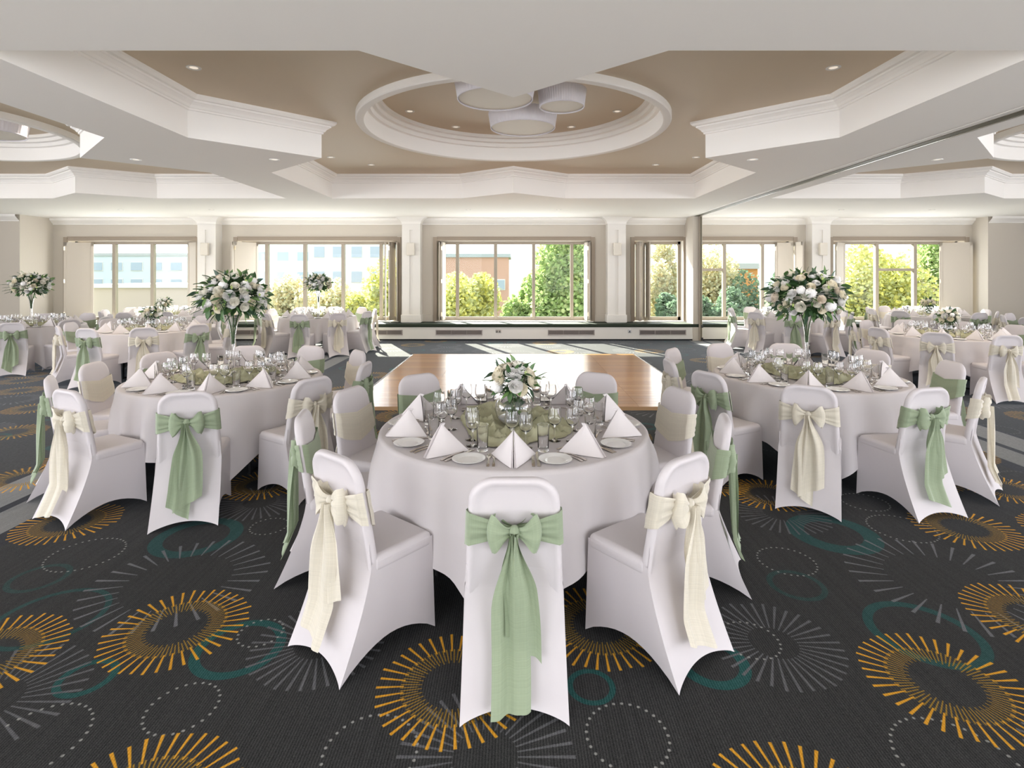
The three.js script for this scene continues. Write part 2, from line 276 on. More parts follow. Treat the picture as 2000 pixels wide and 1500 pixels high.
// ExtrudeGeometry grows towards local +z, which is turned outwards here
plainWall('wall_left', 'beige side wall left of the picture', 20.5, [[-1.5, 2.5], [3.3, 6.3], [7.1, 9.9]], (o) => { o.position.set(-15.7, 0, -4.75); o.rotation.y = -Math.PI / 2; });
plainWall('wall_right', 'beige side wall right of the picture', 20.5, [[-2.5, 1.5], [-6.3, -3.3], [-9.9, -7.1]], (o) => { o.position.set(15.7, 0, -4.75); o.rotation.y = Math.PI / 2; });
plainWall('wall_rear', 'beige wall behind the camera', 32, [[-12, -8], [-6, -2], [2, 6], [8, 12]], (o) => { o.position.set(0, 0, 5.2); });
let windowNo = 0;
for (const [o, cx, w] of dayWindows) {
  const g = structure(new THREE.Group(), 'window beside or behind the camera'); g.name = `window_${++windowNo + 6}`; scene.add(g);
  g.position.copy(o.localToWorld(new THREE.Vector3(cx, 1.585, 0.15))); g.rotation.y = o.rotation.y;
  const f = []; for (const k of [-0.5, -1 / 6, 1 / 6, 0.5]) f.push(box(0.06, 2.93, 0.08, k * (w - 0.06), 0, 0)); f.push(box(w, 0.06, 0.08, 0, 1.435, 0), box(w, 0.06, 0.08, 0, -1.435, 0));
  put('frame', flat(f), M.alu, g); put('pane', box(w, 2.9, 0.008), M.pane, g);
  const L = new THREE.RectAreaLight(0xf3f4ff, { wall_rear: REAR_DAY, wall_left: LEFT_DAY, wall_right: RIGHT_DAY }[o.name], w - 0.1, 2.85); L.name = 'window_daylight';
  L.position.copy(o.localToWorld(new THREE.Vector3(cx, 1.585, -0.03))); L.rotation.y = o.rotation.y; scene.add(L);
}

// ---- windows in view: casing, frame, mullions on one regular grid, panes, folding shutters with hinges
function shutterPanel(parent, x0, d0, x1, d1, sub = true) {             // one hinged leaf standing between two plan points
  const L = Math.hypot(x1 - x0, d1 - d0), h = WT - WB - 0.08;
  const geo = [box(L, h, 0.022, 0, 0, 0)];
  const rail = 0.06; for (const s of [-1, 1]) for (const zz of [-1, 1]) { geo.push(box(Math.min(rail, L * 0.2), h, 0.008, s * (L / 2 - Math.min(rail, L * 0.2) / 2), 0, zz * 0.014), box(L, 0.09, 0.008, 0, s * (h / 2 - 0.045), zz * 0.014)); }
  const m = put('shutter', flat(geo), M.shutter, parent); m.position.set((x0 + x1) / 2, (WT + WB) / 2, -(d0 + d1) / 2); m.rotation.y = Math.atan2(d1 - d0, x1 - x0);
  if (sub) for (const yy of [-0.42, 0.0, 0.42]) put('hinge', box(0.03, 0.1, 0.04, -L / 2 + 0.012, yy * h, 0), M.brass, m);
  return m;
}
const shutters = [  // per window: plan points of each leaf
  [[-12.0, 14.62, -11.42, 14.9], [-8.86, 14.92, -8.45, 14.66]],
  [[-7.42, 14.66, -7.36, 14.3], [-7.3, 14.32, -6.95, 14.9], [-3.48, 14.92, -3.4, 14.5], [-3.3, 14.5, -3.22, 14.9], [-3.16, 14.9, -3.1, 14.55]],
  [[-2.02, 14.88, -1.96, 14.5], [-1.9, 14.5, -1.86, 14.9], [2.06, 14.88, 2.02, 14.5], [1.97, 14.5, 1.93, 14.9]],
  [[3.28, 14.66, 3.32, 14.36], [3.34, 14.4, 3.56, 14.9], [3.6, 14.9, 3.62, 14.55]],
  [[7.12, 14.92, 7.46, 14.6], [7.5, 14.62, 7.56, 14.3]],
  [[8.6, 14.62, 9.02, 14.92], [11.6, 14.92, 12.2, 14.55]],
];
const windowLabels = ['leftmost window with pale shutter and view of grey block', 'second window with folded shutters behind tall flowers', 'central window with four mullions facing trees', 'narrow window left of the partition post', 'window with transom right of the partition post', 'rightmost window with sunlit shutter and yellow trees'];
openings.forEach(([a, b], i) => {
  const g = structure(new THREE.Group(), windowLabels[i]); g.name = `window_${i + 1}`; scene.add(g);
  const w = b - a, cx = (a + b) / 2, cas = [];
  // casing round the opening on the wall face
  for (const [ww, hh, x, y] of [[0.1, WT - WB + 0.1, a - 0.05, (WT + WB) / 2 + 0.05], [0.1, WT - WB + 0.1, b + 0.05, (WT + WB) / 2 + 0.05], [w, 0.1, cx, WT + 0.05]]) cas.push(box(ww, hh, 0.03, x, y, -WF + 0.015), box(Math.min(ww, w), hh === 0.1 ? 0.03 : hh, 0.018, x, hh === 0.1 ? y + 0.05 : y, -WF + 0.035).scale(1, 1, 1));
  put('casing', flat(cas), M.casing, g);
  put('sill', rbox(w + 0.1, 0.03, 0.4, cx, WB - 0.003, -WF - 0.12, 0.006), M.trim, g);
  const fr = []; for (const [ww, hh, x, y] of [[0.07, WT - WB, a + 0.035, (WT + WB) / 2], [0.07, WT - WB, b - 0.035, (WT + WB) / 2], [w, 0.08, cx, WT - 0.04], [w, 0.09, cx, WB + 0.06]]) fr.push(box(ww, hh, 0.09, x, y, -GL));
  put('frame', flat(fr), M.alu, g);
  const edges = [a + 0.07]; for (let k = -12; k < 16; k++) { const x = M0 + k * MS; if (x > a + 0.12 && x < b - 0.12) { put('mullion', rbox(0.085, WT - WB - 0.1, 0.12, x, (WT + WB) / 2, -GL, 0.008), M.alu, g); edges.push(x); } }
  edges.push(b - 0.07);
  for (let k = 0; k < edges.length - 1; k++) {
    put('pane', box(edges[k + 1] - edges[k], WT - WB - 0.16, 0.012, (edges[k] + edges[k + 1]) / 2, (WT + WB) / 2, -GL), M.pane, g);
    if ((i === 4 && k === 0) || (i === 5 && k === 2)) put('transom', rbox(edges[k + 1] - edges[k], 0.07, 0.1, (edges[k] + edges[k + 1]) / 2, 1.83, -GL, 0.006), M.alu, g);
  }
  for (const s of shutters[i]) shutterPanel(g, ...s);
  const L = new THREE.RectAreaLight(0xf6f8ff, FRONT_DAY, w - 0.2, WT - WB - 0.2); L.name = 'window_daylight'; L.position.set(cx, (WT + WB) / 2, -GL + 0.09); L.rotation.y = Math.PI; scene.add(L);
});

// ---- window bench with grilles and sockets
const bench = structure(group('trim_1'), 'low white bench under the windows with dark green top');
put('bench_front', box(24.6, 0.305, 0.06, 0, 0.1925, -14.1), M.trim, bench);
put('bench_top', rbox(24.6, 0.085, 0.7, 0, 0.387, -14.39, 0.012), M.bench, bench);
put('bench_plinth', box(24.6, 0.045, 0.04, 0, 0.0225, -14.12), M.plinth, bench);
const skirt = structure(group('baseboard_back'), 'white skirting boards on the outer bays');
put('baseboard', box(3.65, 0.14, 0.02, -14.17, 0.07, -13.69), M.trim, skirt);
put('baseboard', box(3.7, 0.14, 0.02, 14.15, 0.07, -14.19), M.trim, skirt);
const grilleGeo = (() => flat([box(1.2, 0.02, 0.014, 0, 0.06, 0), box(1.2, 0.02, 0.014, 0, -0.06, 0), box(0.02, 0.14, 0.014, -0.59, 0, 0), box(0.02, 0.14, 0.014, 0.59, 0, 0), box(0.012, 0.12, 0.012, -0.2, 0, 0), box(0.012, 0.12, 0.012, 0.2, 0, 0)]))();
const slatGeo = box(1.16, 0.003, 0.012).rotateX(0.5);
const grilleX = [[-6.95, 'behind the tall flowers of the left foreground table'], [-3.45, 'left of the column by the second window'], [-1.4, 'below the left half of the central window'], [1.48, 'below the right half of the central window'], [3.83, 'below the narrow window beside the partition post']];
for (const [x, where] of grilleX) {
  const g = group('vent_grille', x, 0.21, -14.062); tag(g, `long grey louvred vent in bench front ${where}`, 'vent', 'vents in the window bench');
  put('frame', grilleGeo, M.grille, g); put('backing', box(1.18, 0.12, 0.004, 0, 0, -0.005), M.grilleDark, g);
  for (let k = 0; k < 8; k++) { const s = put('slat', slatGeo, M.grille, g); s.position.y = -0.046 + k * 0.0131; }
}
for (const [x, w, label] of [[-0.39, 0.146, 'double steel power socket in bench front below central window'], [2.98, 0.086, 'single steel socket in bench front beside the column']]) {
  const g = group('power_socket', x, 0.24, -14.064); tag(g, label, 'socket');
  put('plate', rbox(w, 0.086, 0.008, 0, 0, 0, 0.003), M.steel, g);
  for (const s of w > 0.1 ? [-1, 1] : [0]) { put('switch', rbox(0.012, 0.02, 0.006, s * 0.035, 0.02, 0.006, 0.002), M.black, g); put('outlet', rbox(0.036, 0.03, 0.004, s * 0.035, -0.012, 0.004, 0.002), M.black, g); }
}

// ---- partition post and ceiling track
const track = structure(group('trim_2'), 'recessed olive ceiling track of the sliding partition');
put('track_channel', flat([box(0.09, 0.005, 17, 4.585, SOFFIT - 0.0025, -5.6), box(0.03, 0.008, 17, 4.785, SOFFIT - 0.004, -5.6)]), M.trim, track);
put('track_slot', box(0.14, 0.01, 17, 4.70, SOFFIT - 0.005, -5.6), M.track, track);
put('track_rail', box(0.012, 0.004, 17, 4.74, SOFFIT - 0.012, -5.6), M.steel, track);
const post = structure(group('trim_3'), 'slim aluminium jamb post of the partition beside the bench');
put('post', rbox(0.06, 3.18, 0.09, 4.77, 1.59, -13.98, 0.008), M.alu, post);
put('post_seal', box(0.022, 3.16, 0.02, 4.77, 1.59, -13.928), M.track, post);
for (const y of [0.35, 0.03]) put('bolt', box(0.05, 0.07, 0.03, 4.79, y + 0.03, -13.92), M.black, post);

// ---- wall lamps on the columns
for (const [x, lab] of [[-8.06, 'white box wall lamp on column behind the left tall flowers'], [-2.69, 'white box wall lamp on column left of the central window'], [2.71, 'white box wall lamp on column right of the central window'], [8.08, 'white box wall lamp on column above the right tall flowers']]) {
  const g = group('wall_lamp', x, 2.36, -14.37); tag(g, lab, 'lamp', 'column wall lamps');
  put('back_plate', rbox(0.14, 0.26, 0.02, 0, 0, 0.012, 0.004), M.trim, g);
  put('lamp_shade', rbox(0.2, 0.33, 0.1, 0, 0, 0.07, 0.02, 3), M.diffuser, g);
}

// ---- dance floor of planks
{
  const g = group('dance_floor', 0.21, 0, -9.22); tag(g, 'square brown wooden dance floor laid on the carpet before the window', 'dance floor');
  const W = 4.6, rows = 30, pw = W / rows;
  reseed(31);
  const wood = [[0.52, 0.27, 0.11], [0.47, 0.235, 0.09], [0.56, 0.31, 0.135], [0.43, 0.22, 0.095]].map((c, s) => {
    const t = grain(256, (i, j) => { const v = noise2(i * 0.02, j * 0.35, s) * 0.5 + noise2(i * 0.08, j * 1.1, s + 4) * 0.35 + noise2(i * 0.5, j * 2.3, s + 9) * 0.15; const q = 175 + 80 * v; return [q, q * 0.985, q * 0.96]; }, true);
    return phy({ color: rgb(...c), map: t, roughness: 0.3, clearcoat: 0.22, clearcoatRoughness: 0.1 });
  });
  const plank = new THREE.BoxGeometry(W / 5 - 0.0025, 0.02, pw - 0.0025);
  for (let r = 0; r < rows; r++) for (let c = 0; c < 5; c++) { const p = put('plank', plank, wood[Math.floor(rnd() * 4)], g); p.position.set(-W / 2 + (c + 0.5) * W / 5, 0.018, -W / 2 + (r + 0.5) * pw); }
  put('underlay', box(W, 0.008, W, 0, 0.004, 0), M.black, g);
  const ramp = (len) => { const s = new THREE.Shape([[0, 0], [0.07, 0], [0, 0.03]].map((q) => new THREE.Vector2(...q))); return new THREE.ExtrudeGeometry(s, { depth: len, bevelEnabled: false }).translate(0, 0, -len / 2); };
  for (const [a, x, z] of [[0, W / 2, 0], [Math.PI, -W / 2, 0], [Math.PI / 2, 0, -W / 2], [-Math.PI / 2, 0, W / 2]]) { const m = put('edge_ramp', ramp(W + 0.06), a > 2 || a === 0 ? M.steel : M.ply, g); m.position.set(x, 0, z); m.rotation.y = a; }
}

// ---- recessed downlights
const ringGeo = toCreasedNormals(lathe([[0.035, 0.02], [0.04, 0.004], [0.045, -0.004], [0.062, -0.006], [0.066, -0.002], [0.066, 0.004]], 24), 0.7);
const glowGeo = new THREE.CylinderGeometry(0.037, 0.037, 0.006, 20);
const spots = [];
for (const c of coffers) {
  const where = c.x === 0 ? 'central' : c.x < 0 ? 'left' : 'right';
  const both = (x, d, y, k) => { for (const s of [-1, 1]) spots.push([c.x + s * x, d, y, `${k} ${s < 0 ? 'left' : 'right'}`, where]); };
  both(3.03, 5.19, UPPER, 'tan panel of the near'); both(3.05, 9.15, UPPER, 'tan panel, outer light of the far'); both(2.54, 9.78, UPPER, 'tan panel, inner light of the far');
  both(3.12, 7.15, SOFFIT, 'white side point on the'); both(1.43, 7.55, DISC, 'dome, outer light of the far'); both(0.88, 8.35, DISC, 'dome, inner light of the far'); both(1.05, 12.7, SOFFIT, 'white soffit by the windows on the');
}
for (const [x, d, y, k, where] of spots) {
  const px = 1003 + x * 1070 / d; if (px < -60 || px > 2060) continue;
  const g = group('ceiling_downlight', x, y - 0.001, -d); tag(g, `small round recessed downlight of ${where} coffer, ${k}`, 'light', 'recessed ceiling downlights');
  put('bezel', ringGeo, M.lampRing, g); const b = put('lamp', glowGeo, M.lampGlow, g); b.position.y = 0.002;
  const L = new THREE.SpotLight(0xfff0dd, 5.6, 0, rad(y > 3.9 ? 34 : y > 3.5 ? 48 : 62), 0.8, 2); L.name = 'downlight'; L.position.set(x, y - 0.03, -d); L.target.position.set(x, 0, -d); L.shadow.radius = 2; L.castShadow = true; scene.add(L, L.target);
}
// ---- pleated drum pendants
function drum(x, d, top, bottom, label) {
  const g = group('drum_pendant', x, 3.6, -d); tag(g, label, 'pendant light', 'pleated drum pendants');
  const H = 0.19, N = 120;
  put('lamp_shade', sheet((u, v) => { const a = u * Math.PI * 2, r = lerp(bottom, top, v) + 0.0035 * Math.cos(u * N / 2 * Math.PI * 2 / 1) * 1; return [Math.cos(a) * r, v * H, Math.sin(a) * r]; }, 240, 2), M.shade, g);
  put('diffuser', new THREE.CylinderGeometry(bottom - 0.012, bottom - 0.012, 0.008, 48).translate(0, 0.012, 0), M.diffuser, g);
  put('shade_rim', new THREE.TorusGeometry(bottom, 0.007, 6, 64).rotateX(Math.PI / 2), M.shade, g);
  put('stem', new THREE.CylinderGeometry(0.012, 0.012, DISC - 3.6 - 0.02, 10).translate(0, (DISC - 3.6) / 2 + 0.01, 0), M.steel, g);
  put('canopy', new THREE.CylinderGeometry(0.06, 0.06, 0.02, 20).translate(0, DISC - 3.61, 0), M.steel, g);
}
drum(-0.2, 5.95, 0.44, 0.405, 'large pleated white drum pendant half hidden by the ceiling point');
drum(0.12, 7.12, 0.445, 0.415, 'large pleated white drum pendant lowest in the central ring');
drum(0.55, 6.22, 0.275, 0.25, 'small pleated white drum pendant on the right of the central ring');
drum(-7.12, 7.4, 0.445, 0.415, 'pleated white drum pendant in the left coffer at the picture edge');

// ------------------------------------------------------------------ chairs
const backZ = (y) => { const t = clamp((y - 0.42) / 0.48, 0, 1); return -0.135 - 0.08 * Math.pow(t, 1.15); };
const backW = (y) => 1 + 0.13 * (1 - clamp((y - 0.42) / 0.48, 0, 1));
const HW = 0.178, CH = 0.9;
function uOutline(d) {
  const hw = Math.max(HW - d, 0.0005), h = CH - d, r = Math.max(Math.min(0.1 - d * 0.6, hw), 0.0004), y0 = 0.4, pts = [];
  const s = 7, c = 8, t = 6;
  for (let i = 0; i < s; i++) pts.push([-hw, lerp(y0, h - r, i / s)]);
  for (let i = 0; i < c; i++) { const a = Math.PI - i / c * Math.PI / 2; pts.push([-hw + r + Math.cos(a) * r, h - r + Math.sin(a) * r]); }
  for (let i = 0; i < t; i++) pts.push([lerp(-hw + r, hw - r, i / t), h]);
  for (let i = 0; i < c; i++) { const a = Math.PI / 2 - i / c * Math.PI / 2; pts.push([hw - r + Math.cos(a) * r, h - r + Math.sin(a) * r]); }
  for (let i = 0; i <= s; i++) pts.push([hw, lerp(h - r, y0, i / s)]);
  return pts;
}
function chairBack() {
  const rings = [[HW, -0.010], [0.15, -0.010], [0.1, -0.011], [0.06, -0.012], [0.042, -0.014], [0.03, -0.020], [0.02, -0.0245], [0.011, -0.022], [0.004, -0.014], [0, 0], [0.004, 0.013], [0.012, 0.020], [0.03, 0.025], [0.07, 0.029], [0.12, 0.031], [HW, 0.032]];
  const n = uOutline(0).length - 1;
  const outl = rings.map(([d]) => uOutline(d));
  return sheet((u, v) => { const j = Math.round(v * (rings.length - 1)), i = Math.round(u * n), [x, y] = outl[j][i]; return [x * backW(y), y, backZ(y) + rings[j][1]]; }, n, rings.length - 1, 1.4, 0.4);
}
const skirtRear = (y) => -0.165 - 0.165 * Math.pow(clamp((0.445 - y) / 0.445, 0, 1), 1.35);
function chairSkirt(front, rear, side) {
  const K = 12, T = [[-0.2, 0.19], [0.2, 0.19], [0.2, -0.158], [-0.2, -0.158]], B = [[-0.205, 0.205], [0.205, 0.205], [0.207, -0.322], [-0.207, -0.322]], arch = [front, side, rear, side], pull = [0.02, 0.035, 0.025, 0.035], nrm = [[0, -1], [-1, 0], [0, 1], [1, 0]];
  const rear_ = sheet((u, v) => {
    const c = 1 - u * 2, sn = Math.sin(u * Math.PI), yh = rear * Math.pow(sn, 0.75), y = lerp(0.53, yh, v), k = clamp((0.445 - y) / 0.445, 0, 1), kr = Math.pow(k, 1.35);
    const hw = lerp(HW * backW(y), 0.207, k), e = hw * (1 - Math.abs(c)), rim = lerp(lerp(0.0205, 0.0125, smoothstep(e, 0.012, 0.05)), 0.022, smoothstep(k, 0, 0.35));
    return [c * hw * (k > 0 ? 1 : 0.985), y, backZ(Math.max(y, 0.42)) - rim - (y > 0.5 ? -0.004 * (y - 0.5) / 0.03 : 0) - 0.165 * kr + 0.02 * sn * k * k];
  }, 24, 20, 0.4, 0.5);
  return [rear_, ...[0, 1, 3].map((s) => sheet((u, v) => {
    const e = (s + 1) % 4, sn = Math.sin(u * Math.PI), y0 = 0.445, yh = arch[s] * Math.pow(sn, 0.75), y = lerp(y0, yh, v);
    const k = clamp((y0 - y) / y0, 0, 1), kr = Math.pow(k, 1.35);
    const tx = lerp(T[s][0], T[e][0], u), tz = lerp(T[s][1], T[e][1], u), bx = lerp(B[s][0], B[e][0], u), bz = lerp(B[s][1], B[e][1], u), w = (z) => (z < 0 ? kr : k);
    const x = lerp(tx, bx, k) + nrm[s][0] * pull[s] * sn * k * k, z = lerp(tz, bz, w(tz)) + nrm[s][1] * pull[s] * sn * k * k;
    return [x, y, z];
  }, K, 12, 0.4, 0.45))];
}
const coverGeo = (() => {
  const seat = new RoundedBoxGeometry(0.408, 0.075, 0.345, 4, 0.03).translate(0, 0.428, 0.022);
  const p = seat.attributes.position; for (let i = 0; i < p.count; i++) if (p.getY(i) > 0.44) p.setY(i, p.getY(i) + 0.012 * Math.cos(p.getX(i) / 0.2 * 1.4) * Math.cos((p.getZ(i) - 0.02) / 0.18 * 1.4));
  seat.computeVertexNormals();
  return flat([chairBack(), seat, ...chairSkirt(0.055, 0.042, 0.085)]);
})();
// sash: pleated band, two bow loops, knot, two tails
function bandGeo(seed) {
  const hwAt = (y) => (HW + 0.004) * backW(y);
  // u runs round the back: rear from -x to +x, then the front back again
  return sheet((u, v) => {
    const q = u * 2, rear = q <= 1, t = rear ? q : q - 1, e = rear ? t * 2 - 1 : 1 - t * 2, ae = Math.abs(e);
    const pin = rear ? Math.pow(ae, 0.95) : 1, top = lerp(0.705, 0.765, pin) - (rear ? 0 : 0.03 * (1 - ae)), bot = lerp(0.672, 0.615, pin) - (rear ? 0 : 0.075 * Math.pow(1 - ae, 0.6));
    const y = lerp(bot, top, v), hw = hwAt(y), rc = 0.022;
    const pleat = rear ? 0.015 * Math.pow(Math.abs(Math.sin(v * 9 + noise1(v * 5, seed) * 3 + ae * 0.8)), 0.7) * (0.3 + 0.7 * (1 - Math.abs(ae * 1.6 - 0.7))) : 0.0015 * Math.sin(v * 12 + seed);
    let x = e * hw, z = rear ? -0.0295 - Math.abs(pleat) - 0.012 * (1 - ae) * (1 - ae) : 0.036 + pleat;
    const over = Math.max(0, ae - 0.93) / 0.07; z *= 1 - 0.75 * over * over; x *= 1 + 0.02 * over;
    return [x, y, backZ(y) + z];
  }, 56, 14, 0.8, 0.16);
}
function loopGeo(side, seed) {
  const S = 22;
  return sheet((u, v) => {
    const t = u * Math.PI * 2, out = (1 - Math.cos(t)) / 2, w = lerp(0.021, 0.076, smoothstep(out, 0, 0.85)), c = v * 2 - 1;
    const x = side * (0.006 + 0.102 * Math.pow(out, 0.75)), dep = -0.042 - 0.034 * Math.sin(t) - 0.012 * out;
    const y = 0.69 - 0.006 * out + c * w - 0.016 * out * (Math.sin(t) < 0 ? 1 : 0) + 0.01 * out * noise1(v * 3 + seed, seed);
    const pl = 0.009 * Math.cos(c * 8 + seed) * (1 - out) + 0.005 * Math.sin(c * 4 + seed * 2) * out;
    return [x - side * 0.02 * c * c * out, y, backZ(0.69) + dep + pl];
  }, S, 8, 0.22, 0.12);
}
const knotGeo = (() => { const g = new THREE.SphereGeometry(1, 18, 12); const p = g.attributes.position; for (let i = 0; i < p.count; i++) { const x = p.getX(i), y = p.getY(i), z = p.getZ(i), k = 1 + 0.13 * Math.cos(Math.atan2(x, z) * 6); p.setXYZ(i, x * 0.021 * k, 0.69 + y * 0.027, backZ(0.69) - 0.055 + z * 0.019 * k); } g.computeVertexNormals(); return g; })();
function tailGeo(len, drift, width, cut, seed, layer) {
  const zK = backZ(0.69) - 0.048 - layer;
  return sheet((u, v) => {
    const c = u * 2 - 1, L = len + cut * c, y = 0.69 - v * L, open = 0.22 + 0.78 * smoothstep(v, 0.0, 0.45);
    const rear = (y > 0.445 ? backZ(y) - 0.03 : skirtRear(y) - 0.012) - layer;
    const wave = 0.017 * Math.sin(c * 4.4 + seed * 3 + v * 1.2) * (0.55 + 0.45 * Math.cos(v * 1.1)) + 0.009 * Math.sin(c * 9 + seed) * (1 - v * 0.6);
    const x = drift * Math.pow(v, 0.9) + c * width * 0.5 * open + 0.006 * Math.sin(v * 5 + seed);
    return [x, y, Math.min(zK - 0.012 * v, rear) - 0.014 + wave * 0.9 - 0.012];
  }, 18, 26, width, len);
}
reseed(41);
const sashKits = [
  [[0.63, 0.02, 0.15, 0.012, 0.008], [0.44, -0.035, 0.14, -0.05, 0.0]],
  [[0.53, -0.025, 0.165, 0.04, 0.008], [0.58, 0.035, 0.14, -0.045, 0.0]],
  [[0.57, 0.025, 0.17, -0.03, 0.008], [0.42, -0.04, 0.14, 0.03, 0.0]],
  [[0.5, -0.045, 0.155, -0.025, 0.008], [0.5, 0.04, 0.15, 0.04, 0.0]],
].map((t, i) => ({ band: bandGeo(i * 1.7 + 0.3), loops: [loopGeo(-1, i + 0.2), loopGeo(1, i + 2.6)], tails: t.map((q, k) => tailGeo(q[0], q[1], q[2], q[3], i * 2.1 + k * 1.3, q[4])) }));
function makeChair(kit, mat) {
  const g = new THREE.Group();
  put('cover', coverGeo, M.cover, g);
  const s = put('sash', sashKits[kit].band, mat, g);
  for (const l of sashKits[kit].loops) put('bow_loop', l, mat, s);
  put('knot', knotGeo, mat, s);
  for (const t of sashKits[kit].tails) put('tail', t, mat, s);
  return g;
}
const chairKinds = [0, 1, 2, 3].map((k) => ({ green: makeChair(k, M.green), cream: makeChair(k, M.cream) }));

// ------------------------------------------------------------------ tableware
const wineGeo = lathe([[0.0005, 0.004], [0.034, 0.0015], [0.036, 0.003], [0.02, 0.006], [0.006, 0.011], [0.0042, 0.02], [0.004, 0.075], [0.006, 0.083], [0.02, 0.092], [0.033, 0.108], [0.0385, 0.13], [0.0375, 0.155], [0.0325, 0.188], [0.0315, 0.188], [0.0363, 0.155], [0.0372, 0.13], [0.0318, 0.109], [0.019, 0.0945], [0.0005, 0.089]], 24);
const tumblerGeo = mergeGeometries([lathe([[0.0005, 0.0], [0.027, 0.0], [0.029, 0.004], [0.032, 0.14], [0.0305, 0.14], [0.0275, 0.018], [0.0005, 0.013]], 24)]);
const flatware = {
  fork: (() => { const s = new THREE.Shape(); s.moveTo(-0.006, 0); s.quadraticCurveTo(-0.009, 0.02, -0.005, 0.045); s.lineTo(-0.0032, 0.11); s.quadraticCurveTo(-0.011, 0.125, -0.011, 0.142); for (let k = 0; k < 4; k++) { const x = -0.011 + k * 0.0063; s.lineTo(x, 0.185); s.lineTo(x + 0.0031, 0.185); if (k < 3) { s.lineTo(x + 0.0031, 0.145); s.lineTo(x + 0.0063, 0.145); } } s.lineTo(0.011, 0.142); s.quadraticCurveTo(0.011, 0.125, 0.0032, 0.11); s.lineTo(0.005, 0.045); s.quadraticCurveTo(0.009, 0.02, 0.006, 0); return s; })(),
  knife: (() => { const s = new THREE.Shape(); s.moveTo(-0.007, 0); s.quadraticCurveTo(-0.009, 0.04, -0.006, 0.095); s.lineTo(-0.009, 0.105); s.lineTo(-0.009, 0.2); s.quadraticCurveTo(-0.004, 0.222, 0.006, 0.225); s.lineTo(0.006, 0.095); s.quadraticCurveTo(0.009, 0.04, 0.007, 0); return s; })(),
  spoon: (() => { const s = new THREE.Shape(); s.moveTo(-0.006, 0); s.quadraticCurveTo(-0.008, 0.02, -0.0035, 0.05); s.lineTo(-0.003, 0.11); s.bezierCurveTo(-0.02, 0.125, -0.02, 0.165, 0, 0.17); s.bezierCurveTo(0.02, 0.165, 0.02, 0.125, 0.003, 0.11); s.lineTo(0.0035, 0.05); s.quadraticCurveTo(0.008, 0.02, 0.006, 0); return s; })(),
};
for (const k of Object.keys(flatware)) { const g = new THREE.ExtrudeGeometry(flatware[k], { depth: 0.0022, bevelEnabled: true, bevelSize: 0.0006, bevelThickness: 0.0006, bevelSegments: 1, curveSegments: 6 }); g.rotateX(-Math.PI / 2); const p = g.attributes.position; for (let i = 0; i < p.count; i++) { const l = -p.getZ(i); p.setY(i, p.getY(i) + 0.004 * Math.sin(clamp(l / 0.13, 0, 1) * Math.PI)); } g.translate(0, 0.0006, 0.09); g.computeVertexNormals(); flatware[k] = g; }
const plateGeo = lathe([[0.0005, 0.003], [0.05, 0.003], [0.056, 0.004], [0.064, 0.009], [0.084, 0.0145], [0.0855, 0.0135], [0.084, 0.012], [0.062, 0.005], [0.052, 0.0], [0.0005, 0.0]], 40);
// napkin folded to a standing pyramid: ridge towards the chair, wings away from it
const napkinGeo = (() => {
  const A = [0, 0.15, 0.0], F = [0, 0, 0.135], parts = [];
  for (const s of [-1, 1]) {
    for (const [o, w, bz, top] of [[0.013, 0.118, -0.085, 0.15], [0.0042, 0.112, -0.08, 0.148]]) {
      parts.push(sheet((u, v) => {                        // v down the ridge, u out to the wing
        const rx = s * o * (0.35 + 0.65 * v), ry = lerp(top, 0.002, v), rz = lerp(A[2], F[2], v);
        const wx = s * w * v * (1 - 0.15 * (1 - v)), wz = lerp(A[2], bz, v), wy = lerp(top, 0.002, v), bul = 0.011 * Math.sin(u * Math.PI) * Math.sin(v * Math.PI * 0.9);
        return [lerp(rx, wx, u) + s * bul, lerp(ry, wy, u), lerp(rz, wz, u) + bul * 0.6];
      }, 6, 8, 0.15, 0.2));
      parts.push(sheet((u, v) => { const x = s * lerp(o, o * 0.45, u) * (0.35 + 0.65 * v); return [x, lerp(top, 0.002, v) - 0.004 * u, lerp(A[2], F[2], v) - 0.03 * u]; }, 2, 8, 0.02, 0.2));
    }
    parts.push(sheet((u, v) => [s * lerp(0.002, 0.1 * v, u), lerp(0.143, 0.003, v), lerp(-0.002, -0.075, u * v) - 0.006], 4, 6, 0.1, 0.2));
  }
  return flat(parts);
})();

